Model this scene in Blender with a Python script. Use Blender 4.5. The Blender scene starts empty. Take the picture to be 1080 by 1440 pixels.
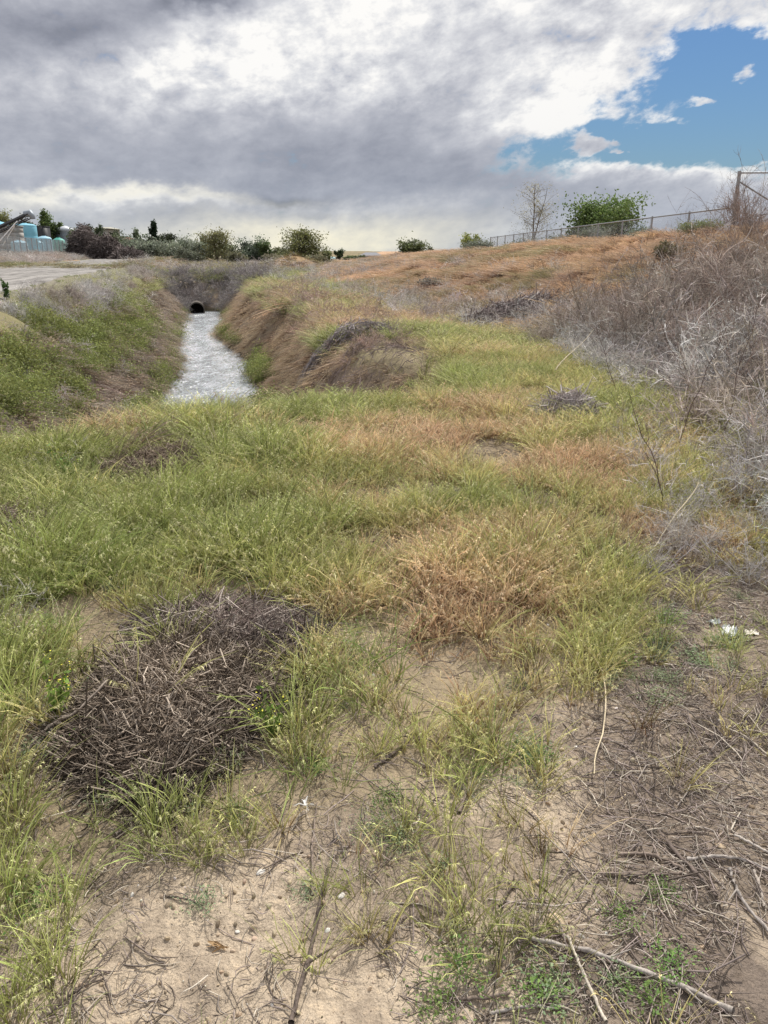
import bpy, math, random
import numpy as np
from mathutils import Vector, Matrix, noise as mnoise

SC = bpy.context.scene
COL = SC.collection
random.seed(7)
RNG = np.random.default_rng(11)
PI = math.pi

# ------------------------------------------------------------------ camera
FPX, EYE, PITCH = 1060.0, 1.6, math.radians(19.1)
CP, SP = math.cos(PITCH), math.sin(PITCH)

def ray(u, v):
    x = (u - 540) / FPX
    yc = (720 - v) / FPX
    return x, CP + yc * SP, -SP + yc * CP

# ------------------------------------------------------------------ numpy noise
def _hash(ix, iy, seed):
    h = (ix.astype(np.int64) * 374761393 + iy.astype(np.int64) * 668265263 + seed * 1442695041) & 0xFFFFFFFF
    h = ((h ^ (h >> 13)) * 1274126177) & 0xFFFFFFFF
    h = (h ^ (h >> 16)) & 0xFFFFFFFF
    return h / 4294967295.0

def vnoise(x, y, seed=0):
    x = np.asarray(x, float); y = np.asarray(y, float)
    ix = np.floor(x); iy = np.floor(y)
    fx = x - ix; fy = y - iy
    fx = fx * fx * fx * (fx * (fx * 6 - 15) + 10); fy = fy * fy * fy * (fy * (fy * 6 - 15) + 10)
    a = _hash(ix, iy, seed); b = _hash(ix + 1, iy, seed)
    c = _hash(ix, iy + 1, seed); d = _hash(ix + 1, iy + 1, seed)
    return (a + (b - a) * fx) * (1 - fy) + (c + (d - c) * fx) * fy

def fbm(x, y, octv=4, seed=0, gain=.5):
    s = 0; a = 1; t = 0
    for i in range(octv):
        ca, sa = math.cos(i * 1.1 + .4), math.sin(i * 1.1 + .4)
        s = s + a * vnoise((x * ca - y * sa) * 2 ** i + 17.3 * i, (x * sa + y * ca) * 2 ** i - 9.1 * i, seed + i * 7)
        t += a; a *= gain
    return s / t          # 0..1

def S(a, b, x):
    t = np.clip((np.asarray(x, float) - a) / (b - a), 0, 1)
    return t * t * (3 - 2 * t)

# ------------------------------------------------------------------ terrain
WATER = -1.9
def xc(y):
    y = np.clip(y, -40, 170)
    return -4.5 - .24 * (y - 20) + .22 * np.sin(y * .33) * np.clip((y - 12) / 10, 0, 1) * np.clip((60 - y) / 15, 0, 1)
def toe(y):
    return np.interp(y, [-30, 0, 3.5, 6, 9, 16.5, 23, 38, 46, 60, 80, 100, 160], [2.4, 2.2, 2.1, 2.7, 3.0, 2.7, 1.3, -2.2, -4.4, -5.6, -6.2, -6.6, -8])
def crest(y):
    return np.interp(y, [-30, 0, 18, 40, 60, 80, 100, 130, 170], [8, 8, 8.6, 8.2, 6.6, 1.8, -1.2, -3, -4])
def hilltop(y):
    return np.interp(y, [-30, 18, 30, 45, 58, 66, 85, 110, 150], [1.95, 1.95, 1.85, 1.7, 1.5, 1.42, .9, .35, .0])
def zones(x, y):
    d = x - xc(y)
    tt = (x - toe(y)) / (crest(y) - toe(y))
    e = y - np.where(x < -2.4, 2.4, .3) * (x + 2.4)
    return d, tt, e

def terr(x, y, fine=True):
    x = np.asarray(x, float); y = np.asarray(y, float)
    d, tt, e = zones(x, y)
    mid = np.interp(y, [-30, 45, 54, 66, 100, 130, 400], [0, 0, .05, -.4, -.6, -.6, -.4])
    zl = .62 * S(-2.2, -4.5, d) + .55 * S(-13, -17.5, d)
    base = np.maximum(mid, zl)
    base = base + 1.15 * np.exp(-((x + 8.9) / 2.6) ** 2 - ((y - 77) / 3.5) ** 2)
    t = np.clip(tt, 0, 1)
    P = .55 * t + .45 * t * t * (3 - 2 * t)
    z = base + (hilltop(y) - base) * P
    z = z + (fbm(x * .35, y * .35, 3, 3) - .5) * (.12 + .45 * S(0, .3, tt) * S(1.25, .9, tt)) * S(120, 60, y)
    z = z + (fbm(x * 1.3, y * 1.3, 3, 5) - .5) * (.09 + .22 * S(0, .3, tt))
    sl = np.interp(y, [10, 18, 45], [.82, .86, 1.3])
    bank = (fbm(x * .8, y * .5, 3, 21) - .5)
    void = np.maximum.reduce([np.zeros_like(d), (d - .72 + .9 * bank) * 1.12, (-d - .95 + 1.0 * bank) * sl, (11.3 - e) * .62, (y - 47.2) * .6 + .35 * bank]) - 2.25
    inz = z
    h = .25
    m = np.clip(.5 + .5 * (void - inz) / h, 0, 1)
    z = void * (1 - m) + inz * m - h * m * (1 - m)
    # wheel track dip under the road sheet
    road = S(-12.9, -12.4, d) * S(-5.2, -5.7, d)
    z = z - .07 * road
    if fine:
        near = S(16, 4, np.hypot(x, y))
        z = z + near * ((fbm(x * 5, y * 5, 4, 31) - .5) * .07 + (fbm(x * 22, y * 22, 3, 41) - .5) * .024)
    return z

def gp(u, v):
    """ground point seen at a place of the photograph"""
    rx, ry, rz = ray(u, v)
    s = np.concatenate([np.arange(.8, 12, .04), np.arange(12, 160, .25)])
    X, Y, Z = rx * s, ry * s, EYE + rz * s
    below = Z <= terr(X, Y, False)
    i = int(np.argmax(below)) if below.any() else len(s) - 1
    return float(X[i]), float(Y[i])
def gz(x, y):
    return float(terr(np.array([x]), np.array([y]))[0])

# ------------------------------------------------------------------ mesh helpers
def mk_mesh(name, V, F, mats=(), attrs=None, smooth=False, midx=None):
    V = np.asarray(V, np.float32); F = np.asarray(F, np.int32)
    me = bpy.data.meshes.new(name)
    n, k = F.shape
    me.vertices.add(len(V)); me.vertices.foreach_set('co', V.ravel())
    me.loops.add(n * k); me.loops.foreach_set('vertex_index', F.ravel())
    me.polygons.add(n)
    me.polygons.foreach_set('loop_start', np.arange(0, n * k, k, dtype=np.int32))
    if smooth: me.polygons.foreach_set('use_smooth', np.ones(n, bool))
    for m in mats: me.materials.append(m)
    if midx is not None: me.polygons.foreach_set('material_index', np.asarray(midx, np.int32))
    me.update(calc_edges=True)
    for kx, a in (attrs or {}).items():
        a = np.asarray(a, np.float32)
        if a.ndim == 1:
            at = me.attributes.new(kx, 'FLOAT', 'POINT'); at.data.foreach_set('value', a)
        else:
            at = me.attributes.new(kx, 'FLOAT_COLOR', 'POINT')
            c = np.ones((len(a), 4), np.float32); c[:, :a.shape[1]] = a
            at.data.foreach_set('color', c.ravel())
    return me

def link(name, me, parent=None, loc=None):
    o = bpy.data.objects.new(name, me); COL.objects.link(o)
    if parent is not None: o.parent = parent
    if loc is not None: o.location = loc
    return o
def tag(o, label=None, cat=None, group=None, kind=None):
    if label: o['label'] = label
    if cat: o['category'] = cat
    if group: o['group'] = group
    if kind: o['kind'] = kind
    return o
def empty(name, loc, rz=0):
    o = bpy.data.objects.new(name, None); COL.objects.link(o)
    o.location = loc; o.rotation_euler = (0, 0, rz); o.empty_display_size = .2
    return o

def unit(a):
    return a / np.maximum(np.linalg.norm(a, axis=-1, keepdims=True), 1e-9)

class MB:
    """collects quads (and repeated-vertex tris) of many small shapes into one mesh"""
    def __init__(s): s.V = []; s.F = []; s.A = {}; s.n = 0
    def add(s, V, F, **attrs):
        V = np.asarray(V, float).reshape(-1, 3)
        s.V.append(V); s.F.append(np.asarray(F, int) + s.n); s.n += len(V)
        for k, a in attrs.items():
            a = np.asarray(a, float)
            if a.ndim == 0: a = np.full(len(V), float(a))
            if a.ndim == 1 and len(a) == 3 and len(V) != 3: a = np.tile(a, (len(V), 1))
            s.A.setdefault(k, []).append(a)
        return s
    def tubes(s, P, R, sides=3, **attrs):
        P = np.asarray(P, float); R = np.asarray(R, float)
        if P.ndim == 2: P = P[None]; 
        if R.ndim < 2: R = np.broadcast_to(R, P.shape[:2]) if R.ndim == 0 else (R[None] if len(P) == 1 and R.shape[0] == P.shape[1] else np.repeat(R[:, None], P.shape[1], 1))
        Nn, K, _ = P.shape
        T = np.gradient(P, axis=1) if K > 2 else np.repeat((P[:, 1:] - P[:, :1]), 2, 1)
        T = unit(T)
        ref = unit(RNG.normal(size=(Nn, 1, 3)))
        A = unit(np.cross(T, ref)); B = np.cross(T, A)
        if sides == 2:
            V = np.stack([P - A * R[..., None], P + A * R[..., None]], 2)
        else:
            an = np.arange(sides) * 2 * PI / sides
            V = P[:, :, None] + (A[:, :, None] * np.cos(an)[:, None] + B[:, :, None] * np.sin(an)[:, None]) * R[:, :, None, None]
        idx = np.arange(Nn * K * sides).reshape(Nn, K, sides)
        fs = []
        for j in range(1 if sides == 2 else sides):
            j2 = (j + 1) % sides
            fs.append(np.stack([idx[:, :-1, j], idx[:, :-1, j2], idx[:, 1:, j2], idx[:, 1:, j]], -1).reshape(-1, 4))
        at = {}
        for k, a in attrs.items():
            a = np.asarray(a, float)
            if a.shape[:2] == (Nn, K): a = np.repeat(a[:, :, None], sides, 2).reshape((Nn * K * sides,) + a.shape[2:])
            elif a.shape[:1] == (Nn,) and Nn > 1 or a.ndim == 2: a = np.repeat(a.reshape((Nn,) + a.shape[1:]), K * sides, 0)
            else: a = np.broadcast_to(a, (Nn * K * sides,) + a.shape).copy()
            at[k] = a
        s.V.append(V.reshape(-1, 3)); s.F.append(np.concatenate(fs) + s.n); s.n += Nn * K * sides
        for k, a in at.items(): s.A.setdefault(k, []).append(a)
        return s
    def box(s, x0, x1, y0, y1, z0, z1, M=None, **attrs):
        V = np.array([[x, y, z] for z in (z0, z1) for x, y in ((x0, y0), (x1, y0), (x1, y1), (x0, y1))], float)
        if M is not None: V = np.array([M @ Vector(v) for v in V])
        return s.add(V, [[0, 3, 2, 1], [4, 5, 6, 7], [0, 1, 5, 4], [1, 2, 6, 5], [2, 3, 7, 6], [3, 0, 4, 7]], **attrs)
    def lathe(s, prof, n=24, c=(0, 0, 0), sx=1, sy=1, **attrs):
        an = np.arange(n) * 2 * PI / n
        V = np.array([[c[0] + r * sx * math.cos(a), c[1] + r * sy * math.sin(a), c[2] + z] for r, z in prof for a in an])
        F = [[i * n + j, i * n + (j + 1) % n, (i + 1) * n + (j + 1) % n, (i + 1) * n + j] for i in range(len(prof) - 1) for j in range(n)]
        return s.add(V, F, **attrs)
    def mesh(s, name, mats=(), smooth=False):
        V = np.concatenate(s.V); F = np.concatenate(s.F)
        A = {k: np.concatenate(a) for k, a in s.A.items() if sum(len(q) for q in a) == len(V)}
        return mk_mesh(name, V, F, mats, A, smooth)
    def build(s, name, mat, parent=None, smooth=False, loc=None):
        return link(name, s.mesh(name, [mat], smooth), parent, loc)

def smooth_path(pts, n):
    pts = np.array(pts, float)
    t = np.linspace(0, len(pts) - 1, n)
    out = []
    for a in t:
        i = min(int(a), len(pts) - 2); f = a - i
        p0 = pts[max(i - 1, 0)]; p1 = pts[i]; p2 = pts[i + 1]; p3 = pts[min(i + 2, len(pts) - 1)]
        out.append(.5 * (2 * p1 + (p2 - p0) * f + (2 * p0 - 5 * p1 + 4 * p2 - p3) * f * f + (3 * p1 - p0 - 3 * p2 + p3) * f ** 3))
    return np.array(out)

# ------------------------------------------------------------------ node helpers
class E:
    """small expression wrapper over shader math nodes"""
    def __init__(s, nt, sock): s.nt = nt; s.s = sock
    def _m(s, op, *a, clamp=False):
        n = s.nt.nodes.new('ShaderNodeMath'); n.operation = op; n.use_clamp = clamp
        for i, q in enumerate((s,) + a):
            if isinstance(q, E): s.nt.links.new(q.s, n.inputs[i])
            else: n.inputs[i].default_value = q
        return E(s.nt, n.outputs[0])
    def __add__(s, o): return s._m('ADD', o)
    __radd__ = __add__
    def __sub__(s, o): return s._m('SUBTRACT', o)
    def __rsub__(s, o): return (s * -1) + o
    def __mul__(s, o): return s._m('MULTIPLY', o)
    __rmul__ = __mul__
    def __truediv__(s, o): return s._m('DIVIDE', o)
    def exp(s): return s._m('EXPONENT')
    def clamp(s): return s._m('ADD', 0.0, clamp=True)
    def pow(s, e): return s._m('POWER', e)
    def max(s, e): return s._m('MAXIMUM', e)
    def min(s, e): return s._m('MINIMUM', e)
    def step(s, a, b):
        n = s.nt.nodes.new('ShaderNodeMapRange'); n.interpolation_type = 'SMOOTHSTEP'
        s.nt.links.new(s.s, n.inputs[0]); n.inputs[1].default_value = a; n.inputs[2].default_value = b
        return E(s.nt, n.outputs[0])
def xyz(nt, v):
    n = nt.nodes.new('ShaderNodeSeparateXYZ'); nt.links.new(v, n.inputs[0])
    return [E(nt, o) for o in n.outputs]
def comb(nt, x, y, z=0.0):
    n = nt.nodes.new('ShaderNodeCombineXYZ')
    for i, q in enumerate((x, y, z)):
        if isinstance(q, E): nt.links.new(q.s, n.inputs[i])
        else: n.inputs[i].default_value = q
    return n.outputs[0]
def noise(nt, vec, scale, detail=4, rough=.55, dist=0.0, color=False):
    n = nt.nodes.new('ShaderNodeTexNoise'); n.inputs['Scale'].default_value = scale
    n.inputs['Detail'].default_value = detail; n.inputs['Roughness'].default_value = rough
    n.inputs['Distortion'].default_value = dist
    if vec is not None: nt.links.new(vec, n.inputs['Vector'])
    return n.outputs['Color'] if color else E(nt, n.outputs['Fac'])
def ramp(nt, fac, stops, interp='LINEAR'):
    n = nt.nodes.new('ShaderNodeValToRGB'); n.color_ramp.interpolation = interp
    el = n.color_ramp.elements
    while len(el) < len(stops): el.new(.5)
    for e_, (p, c) in zip(el, stops): e_.position = p; e_.color = (*c, 1)
    nt.links.new(fac.s if isinstance(fac, E) else fac, n.inputs[0])
    return n.outputs[0]
def mixc(nt, fac, a, b, mode='MIX'):
    n = nt.nodes.new('ShaderNodeMix'); n.data_type = 'RGBA'; n.blend_type = mode
    for i, q in ((0, fac), (6, a), (7, b)):
        if isinstance(q, E): nt.links.new(q.s, n.inputs[i])
        elif isinstance(q, bpy.types.NodeSocket): nt.links.new(q, n.inputs[i])
        elif isinstance(q, (int, float)): n.inputs[i].default_value = q
        else: n.inputs[i].default_value = (*q, 1)
    return n.outputs[2]
def new_mat(name):
    m = bpy.data.materials.new(name); m.use_nodes = True
    nt = m.node_tree; nt.nodes.clear()
    out = nt.nodes.new('ShaderNodeOutputMaterial')
    return m, nt, out
def attr(nt, name, typ='GEOMETRY'):
    n = nt.nodes.new('ShaderNodeAttribute'); n.attribute_name = name; n.attribute_type = typ
    return n
def bsdf(nt, out, col, rough=.8, spec=.3, metal=0.0, normal=None):
    b = nt.nodes.new('ShaderNodeBsdfPrincipled')
    for i, q in (('Base Color', col), ('Roughness', rough)):
        if isinstance(q, E): nt.links.new(q.s, b.inputs[i])
        elif isinstance(q, bpy.types.NodeSocket): nt.links.new(q, b.inputs[i])
        elif isinstance(q, (int, float)): b.inputs[i].default_value = q
        else: b.inputs[i].default_value = (*q, 1)
    b.inputs['Specular IOR Level'].default_value = spec
    b.inputs['Metallic'].default_value = metal
    if normal is not None: nt.links.new(normal, b.inputs['Normal'])
    if out is not None: nt.links.new(b.outputs[0], out.inputs[0])
    return b
def bump(nt, h, strength=.5, dist=.01, prev=None):
    n = nt.nodes.new('ShaderNodeBump'); n.inputs['Strength'].default_value = strength
    n.inputs['Distance'].default_value = dist
    nt.links.new(h.s if isinstance(h, E) else h, n.inputs['Height'])
    if prev is not None: nt.links.new(prev, n.inputs['Normal'])
    return n.outputs[0]
def pos(nt):
    return nt.nodes.new('ShaderNodeNewGeometry').outputs['Position']
def objc(nt):
    return nt.nodes.new('ShaderNodeTexCoord').outputs['Object']

def plain(name, col, rough=.7, spec=.3, metal=0.0, var=.15, scale=3.0, dirt=None):
    """plain surface with uneven tone, grime and slight bump"""
    m, nt, out = new_mat(name)
    v = objc(nt)
    n1 = noise(nt, v, scale, 5, .6); n2 = noise(nt, v, scale * 9, 4, .6)
    f = (n1 * .6 + n2 * .4).step(.3, .7)
    a = tuple(max(0, c * (1 - var)) for c in col); b = tuple(min(1, c * (1 + var)) for c in col)
    c = mixc(nt, f, a, b)
    if dirt: c = mixc(nt, n1.step(.5, .75) * .6, c, dirt)
    bsdf(nt, out, c, n2 * .2 + (rough - .1), spec, metal, bump(nt, n2, .2, .01))
    return m

def veg_mat(name, straw=(.46, .38, .22), base=(.2, .1, .055), trans=.35, instanced=True, rough=.6, spec=.25, tipped=True):
    """leaf / blade colour: instancer colour, k.r = brightness, k.g = to straw, k.b = to base tone"""
    m, nt, out = new_mat(name)
    c = attr(nt, 'col', 'INSTANCER' if instanced else 'GEOMETRY').outputs['Color']
    k = attr(nt, 'k').outputs['Color']
    r, g, b = xyz(nt, k)
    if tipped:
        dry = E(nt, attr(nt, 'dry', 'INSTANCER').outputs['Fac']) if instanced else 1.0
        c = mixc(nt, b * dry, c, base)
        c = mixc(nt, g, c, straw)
    c = mixc(nt, 1.0, c, comb(nt, r, r, r), 'MULTIPLY')
    p = bsdf(nt, None, c, rough, spec)
    t = nt.nodes.new('ShaderNodeBsdfTranslucent'); nt.links.new(c, t.inputs[0])
    mx = nt.nodes.new('ShaderNodeMixShader'); mx.inputs[0].default_value = trans
    nt.links.new(p.outputs[0], mx.inputs[1]); nt.links.new(t.outputs[0], mx.inputs[2])
    nt.links.new(mx.outputs[0], out.inputs[0])
    return m

# ------------------------------------------------------------------ instancing (stuff only)
PROTO = 0
def scatter(name, protos, P, rot, scale, col, dry=None, label='', cat='', idx=None):
    """one object whose geometry nodes place the prototype meshes on its points"""
    n = len(P)
    me = bpy.data.meshes.new(name); me.vertices.add(n); me.vertices.foreach_set('co', np.asarray(P, np.float32).ravel())
    def A(nm, t, v, f='value'):
        a = me.attributes.new(nm, t, 'POINT'); a.data.foreach_set(f, np.ascontiguousarray(v).ravel())
    A('rot', 'FLOAT_VECTOR', np.asarray(rot, np.float32), 'vector')
    sc = np.asarray(scale, np.float32)
    if sc.ndim == 1: sc = np.repeat(sc[:, None], 3, 1)
    A('scl', 'FLOAT_VECTOR', sc, 'vector')
    A('pick', 'INT', (RNG.integers(0, len(protos), n) if idx is None else idx).astype(np.int32))
    c = np.ones((n, 4), np.float32); c[:, :3] = col; A('col', 'FLOAT_COLOR', c, 'color')
    A('dry', 'FLOAT', np.asarray(np.ones(n) if dry is None else dry, np.float32))
    global PROTO
    coll = bpy.data.collections.new(name + '_kinds')
    for i, pm in enumerate(protos):
        o = bpy.data.objects.new('%s_kind_%02d' % (name, i), pm); coll.objects.link(o)
    ng = bpy.data.node_groups.new(name, 'GeometryNodeTree')
    ng.interface.new_socket('Geometry', in_out='INPUT', socket_type='NodeSocketGeometry')
    ng.interface.new_socket('Geometry', in_out='OUTPUT', socket_type='NodeSocketGeometry')
    gi = ng.nodes.new('NodeGroupInput'); go = ng.nodes.new('NodeGroupOutput')
    ci = ng.nodes.new('GeometryNodeCollectionInfo'); ci.inputs['Collection'].default_value = coll
    ci.inputs['Separate Children'].default_value = True; ci.inputs['Reset Children'].default_value = True
    ip = ng.nodes.new('GeometryNodeInstanceOnPoints'); ip.inputs['Pick Instance'].default_value = True
    def na(nm, t):
        q = ng.nodes.new('GeometryNodeInputNamedAttribute'); q.data_type = t; q.inputs['Name'].default_value = nm
        return [o for o in q.outputs if o.name == 'Attribute' and o.enabled][0]
    L = ng.links.new
    L(gi.outputs[0], ip.inputs['Points']); L(ci.outputs[0], ip.inputs['Instance'])
    L(na('pick', 'INT'), ip.inputs['Instance Index'])
    er = ng.nodes.new('FunctionNodeEulerToRotation'); L(na('rot', 'FLOAT_VECTOR'), er.inputs[0]); L(er.outputs[0], ip.inputs['Rotation'])
    L(na('scl', 'FLOAT_VECTOR'), ip.inputs['Scale'])
    L(ip.outputs[0], go.inputs[0])
    o = link(name, me); md = o.modifiers.new('scatter', 'NODES'); md.node_group = ng
    tag(o, label, cat, None, 'stuff')
    return o

# ------------------------------------------------------------------ world (sky and clouds)
SUN_EL, SUN_AZ = math.radians(52), math.radians(24)       # azimuth clockwise from +Y
def build_world():
    w = bpy.data.worlds.new('World'); SC.world = w; w.use_nodes = True
    nt = w.node_tree; nt.nodes.clear()
    out = nt.nodes.new('ShaderNodeOutputWorld')
    sky = nt.nodes.new('ShaderNodeTexSky'); sky.sky_type = 'NISHITA'; sky.sun_disc = False
    sky.sun_elevation = SUN_EL; sky.sun_rotation = SUN_AZ
    sky.air_density = 1.4; sky.dust_density = .6; sky.ozone_density = 2.5
    v = nt.nodes.new('ShaderNodeTexCoord').outputs['Generated']
    x, y, z = xyz(nt, v)
    az = x._m('ARCTAN2', y)
    el = z
    # cloud layer coordinates: foreshortened towards the horizon
    zz = z.max(0.0) + .13
    cx, cy = x / zz, y / zz
    cl = comb(nt, cx, cy, 0.0)
    vs = comb(nt, x * 1.0, y * 1.0 + z * .6, z * 1.75 - x * .2)
    wn = xyz(nt, noise(nt, vs, 5.5, 5, .6, color=True))
    wa = (wn[0] - .5) * .16; we = (wn[1] - .5) * .085
    fa = (noise(nt, vs, 26, 5, .62) - .5)
    a2, e2 = az + wa + fa * .035, el + we + fa * .022
    def blob(u, vv, ru, rv, wt, tilt=0.0, sharp=1):
        dx, dy, dz = ray(u, vv); L = math.sqrt(dx * dx + dy * dy + dz * dz)
        a0 = math.atan2(dx, dy); e0 = dz / L
        sa, se = ru / FPX, rv / FPX
        A, B = a2 - a0, e2 - e0
        if tilt:
            c, s_ = math.cos(tilt), math.sin(tilt)
            A, B = A * c + B * s_, B * c - A * s_
        q = (A / sa)._m('POWER', 2.0) + (B / se)._m('POWER', 2.0)
        if sharp > 1: q = q._m('POWER', float(sharp))
        return (q * -1).exp() * wt
    n1 = noise(nt, vs, 5.5, 6, .55, .25); n2 = noise(nt, vs, 13, 8, .60, .2)
    n3 = noise(nt, vs, 30, 8, .62, .2)
    # how bright the cloud is
    B = None
    for args in [(330, 205, 430, 60, -.20), (640, 250, 190, 40, -.27, -.15), (150, 235, 260, 34, -.12), (60, 55, 130, 32, -.5), (170, 25, 60, 25, -.22),
                 (300, 12, 85, 15, -.85), (400, 278, 60, 9, -.3), (360, 100, 200, 40, .2), (200, 105, 130, 20, .25),
                 (500, 50, 240, 60, .16), (700, 60, 60, 20, -.1), (420, 120, 50, 14, .12), (840, 90, 170, 60, .16), (800, 165, 90, 22, .14), (330, 290, 330, 8, .16),
                 (120, 280, 150, 9, .30), (480, 315, 160, 14, .15), (450, 342, 150, 16, .3), (650, 320, 150, 22, -.22), (640, 75, 90, 35, -.12), (100, 330, 200, 22, -.02),
                 (930, 236, 170, 13, .5), (900, 180, 170, 50, .26), (900, 268, 170, 16, -.08), (385, 280, 30, 8, -.3), (435, 300, 26, 6, -.3), (100, 312, 120, 8, -.12), (250, 300, 60, 10, -.2), (180, 262, 220, 8, -.1), (960, 290, 120, 16, -.12), (1020, 235, 70, 12, .2), (560, -190, 500, 110, .3)]:
        B = blob(*args) if B is None else B + blob(*args)
    rough_ = (B * 1.6 + .75).max(.42).min(1.15)
    B = B + .63 + ((n1 - .5) * .7 + (n2 - .5) * 1.2 + (n3 - .5) * .95) * rough_
    # how much blue shows through
    A = 1.2 + (n3 - .5) * 2.1 + (n2 - .5) * 1.5
    for args in [(1020, 145, 105, 70, -1.9), (875, 208, 140, 34, -1.9, .1), (1075, 120, 60, 50, -1.0), (1075, 195, 70, 28, -1.2), (1010, 85, 60, 22, -.8), (985, 58, 60, 10, -.5), (960, 250, 150, 24, .9),
                 (1052, 100, 26, 15, 2.4), (830, 207, 30, 9, 2.2), (812, 220, 24, 8, 1.6), (975, 140, 26, 9, 1.8), (940, 168, 40, 8, 1.2), (868, 218, 12, 5, 1.6), (990, 95, 18, 10, .5), (860, 170, 90, 14, .5), (1060, 42, 80, 16, .5)]:
        A = A + blob(*args)
    A = A.step(.12, .9)
    # thin edges of the cloud are the brightest
    edge = (1 - (A - .45)._m('ABSOLUTE') * 1.8).max(0.0)
    B = B + edge * .15
    col = ramp(nt, B, [(0, (.20, .215, .265)), (.22, (.31, .325, .385)), (.42, (.43, .445, .505)), (.6, (.57, .58, .63)), (.8, (.76, .765, .79)), (1, (1.0, .985, .96))])
    # haze and warm glow low over the horizon
    low = (el.max(0.0) * -15.0).exp()
    col = mixc(nt, low * .62, col, (.34, .41, .51))
    glow = blob(430, 338, 230, 30, .9) + blob(170, 278, 200, 7, .35) + blob(40, 290, 60, 12, .3)
    col = mixc(nt, (glow * (n2 + n3 * .6) * 1.0).clamp(), col, (1.0, .93, .70))
    b1 = nt.nodes.new('ShaderNodeBackground'); b1.inputs[1].default_value = .085
    skc = mixc(nt, 1.0, sky.outputs[0], (.37, .54, .80), 'MULTIPLY')
    nt.links.new(skc, b1.inputs[0])
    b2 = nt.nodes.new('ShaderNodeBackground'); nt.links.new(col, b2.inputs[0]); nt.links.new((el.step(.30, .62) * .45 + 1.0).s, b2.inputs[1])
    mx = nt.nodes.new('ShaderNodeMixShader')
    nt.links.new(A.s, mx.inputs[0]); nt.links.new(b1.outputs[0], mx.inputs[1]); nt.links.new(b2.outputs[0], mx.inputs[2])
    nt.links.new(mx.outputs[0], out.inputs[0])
build_world()

sun = bpy.data.lights.new('sun', 'SUN'); sun.energy = 5.0; sun.angle = math.radians(1.2); sun.color = (1, .955, .88)
so = bpy.data.objects.new('sun', sun); COL.objects.link(so)
sd = Vector((math.sin(SUN_AZ) * math.cos(SUN_EL), math.cos(SUN_AZ) * math.cos(SUN_EL), math.sin(SUN_EL)))
so.rotation_euler = sd.to_track_quat('Z', 'Y').to_euler(); so.location = sd * 50

cam = bpy.data.cameras.new('camera'); co = bpy.data.objects.new('camera', cam); COL.objects.link(co)
cam.sensor_fit = 'VERTICAL'; cam.sensor_height = 36; cam.lens = FPX / 1440 * 36
cam.clip_end = 5000; cam.clip_start = .05
co.location = (0, 0, EYE); co.rotation_euler = (PI / 2 - PITCH, 0, 0)
SC.camera = co
SC.view_settings.view_transform = 'Standard'; SC.view_settings.look = 'None'; SC.view_settings.exposure = 0
SC.cycles.max_bounces = 6; SC.cycles.transparent_max_bounces = 4
#SKYTEST

# ------------------------------------------------------------------ patches taken from the photograph, kept as places on the ground
def patch(u, v, ru, rv):
    c = gp(u, v); l = gp(u - ru, v); f = gp(u, v - rv); n = gp(u, v + rv)
    return c[0], c[1], max(.05, math.hypot(c[0] - l[0], c[1] - l[1])), max(.05, (f[1] - n[1]) / 2)
def inpatch(x, y, ps, pw=1.0):
    o = np.zeros_like(np.asarray(x, float))
    for (a, b, rx, ry) in ps:
        o = np.maximum(o, np.exp(-(((x - a) / rx) ** 2 + ((y - b) / ry) ** 2) ** pw))
    return o
HEAPS = [patch(*a) for a in [(250, 1005, 150, 112), (345, 880, 110, 36), (225, 668, 70, 30), (0, 762, 32, 30)]]
DEAD = HEAPS + [patch(*a) for a in [(390, 925, 45, 30), (180, 900, 60, 30), (360, 728, 26, 18), (478, 566, 34, 22), (350, 600, 130, 9), (700, 640, 50, 22), (560, 700, 60, 8), (60, 1060, 60, 30), (470, 905, 50, 16), (510, 765, 40, 14), (620, 700, 40, 14)]]
SOIL = [patch(*a) for a in [(740, 745, 90, 9), (560, 850, 45, 22), (800, 1300, 120, 40), (760, 1180, 70, 50), (250, 1290, 170, 90), (550, 1370, 90, 60), (940, 1010, 60, 12), (100, 1420, 200, 60)]]
TAN = [patch(a[0], a[1], a[2] * 1.25, a[3] * 1.2) for a in [(560, 625, 110, 32), (400, 560, 110, 14), (150, 590, 60, 10), (800, 665, 90, 28), (650, 860, 170, 60), (210, 610, 110, 8), (470, 450, 60, 10), (560, 505, 60, 6), (700, 580, 90, 16), (620, 780, 130, 30)]]
FRONT = [patch(*a) for a in [(600, 975, 170, 45), (760, 1010, 90, 35), (460, 1010, 50, 40), (560, 1160, 90, 25), (600, 1080, 120, 50), (480, 1110, 60, 70), (720, 1100, 50, 40), (500, 1250, 45, 28), (640, 1200, 70, 20), (120, 1180, 130, 45), (50, 1320, 60, 60), (880, 1080, 60, 40), (250, 1215, 90, 18), (650, 1340, 50, 28), (440, 1390, 25, 25), (830, 1240, 25, 20)]]
LUSH = [patch(*a) for a in [(300, 700, 200, 50), (120, 790, 160, 45), (330, 780, 120, 40), (650, 505, 120, 18), (700, 540, 110, 20), (420, 550, 60, 15), (280, 590, 110, 22), (490, 960, 50, 35), (30, 960, 50, 70), (30, 1250, 60, 90), (250, 1175, 90, 14), (900, 690, 110, 70), (985, 745, 90, 28), (440, 1080, 60, 40), (1040, 770, 60, 30)]]
GREYGREEN = [patch(*a) for a in [(940, 935, 90, 30), (900, 1060, 50, 25), (980, 860, 50, 12), (820, 1120, 60, 25), (740, 1080, 60, 25), (880, 1290, 70, 30), (900, 1400, 90, 30), (560, 1180, 60, 20), (1010, 1000, 50, 20)]]

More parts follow.
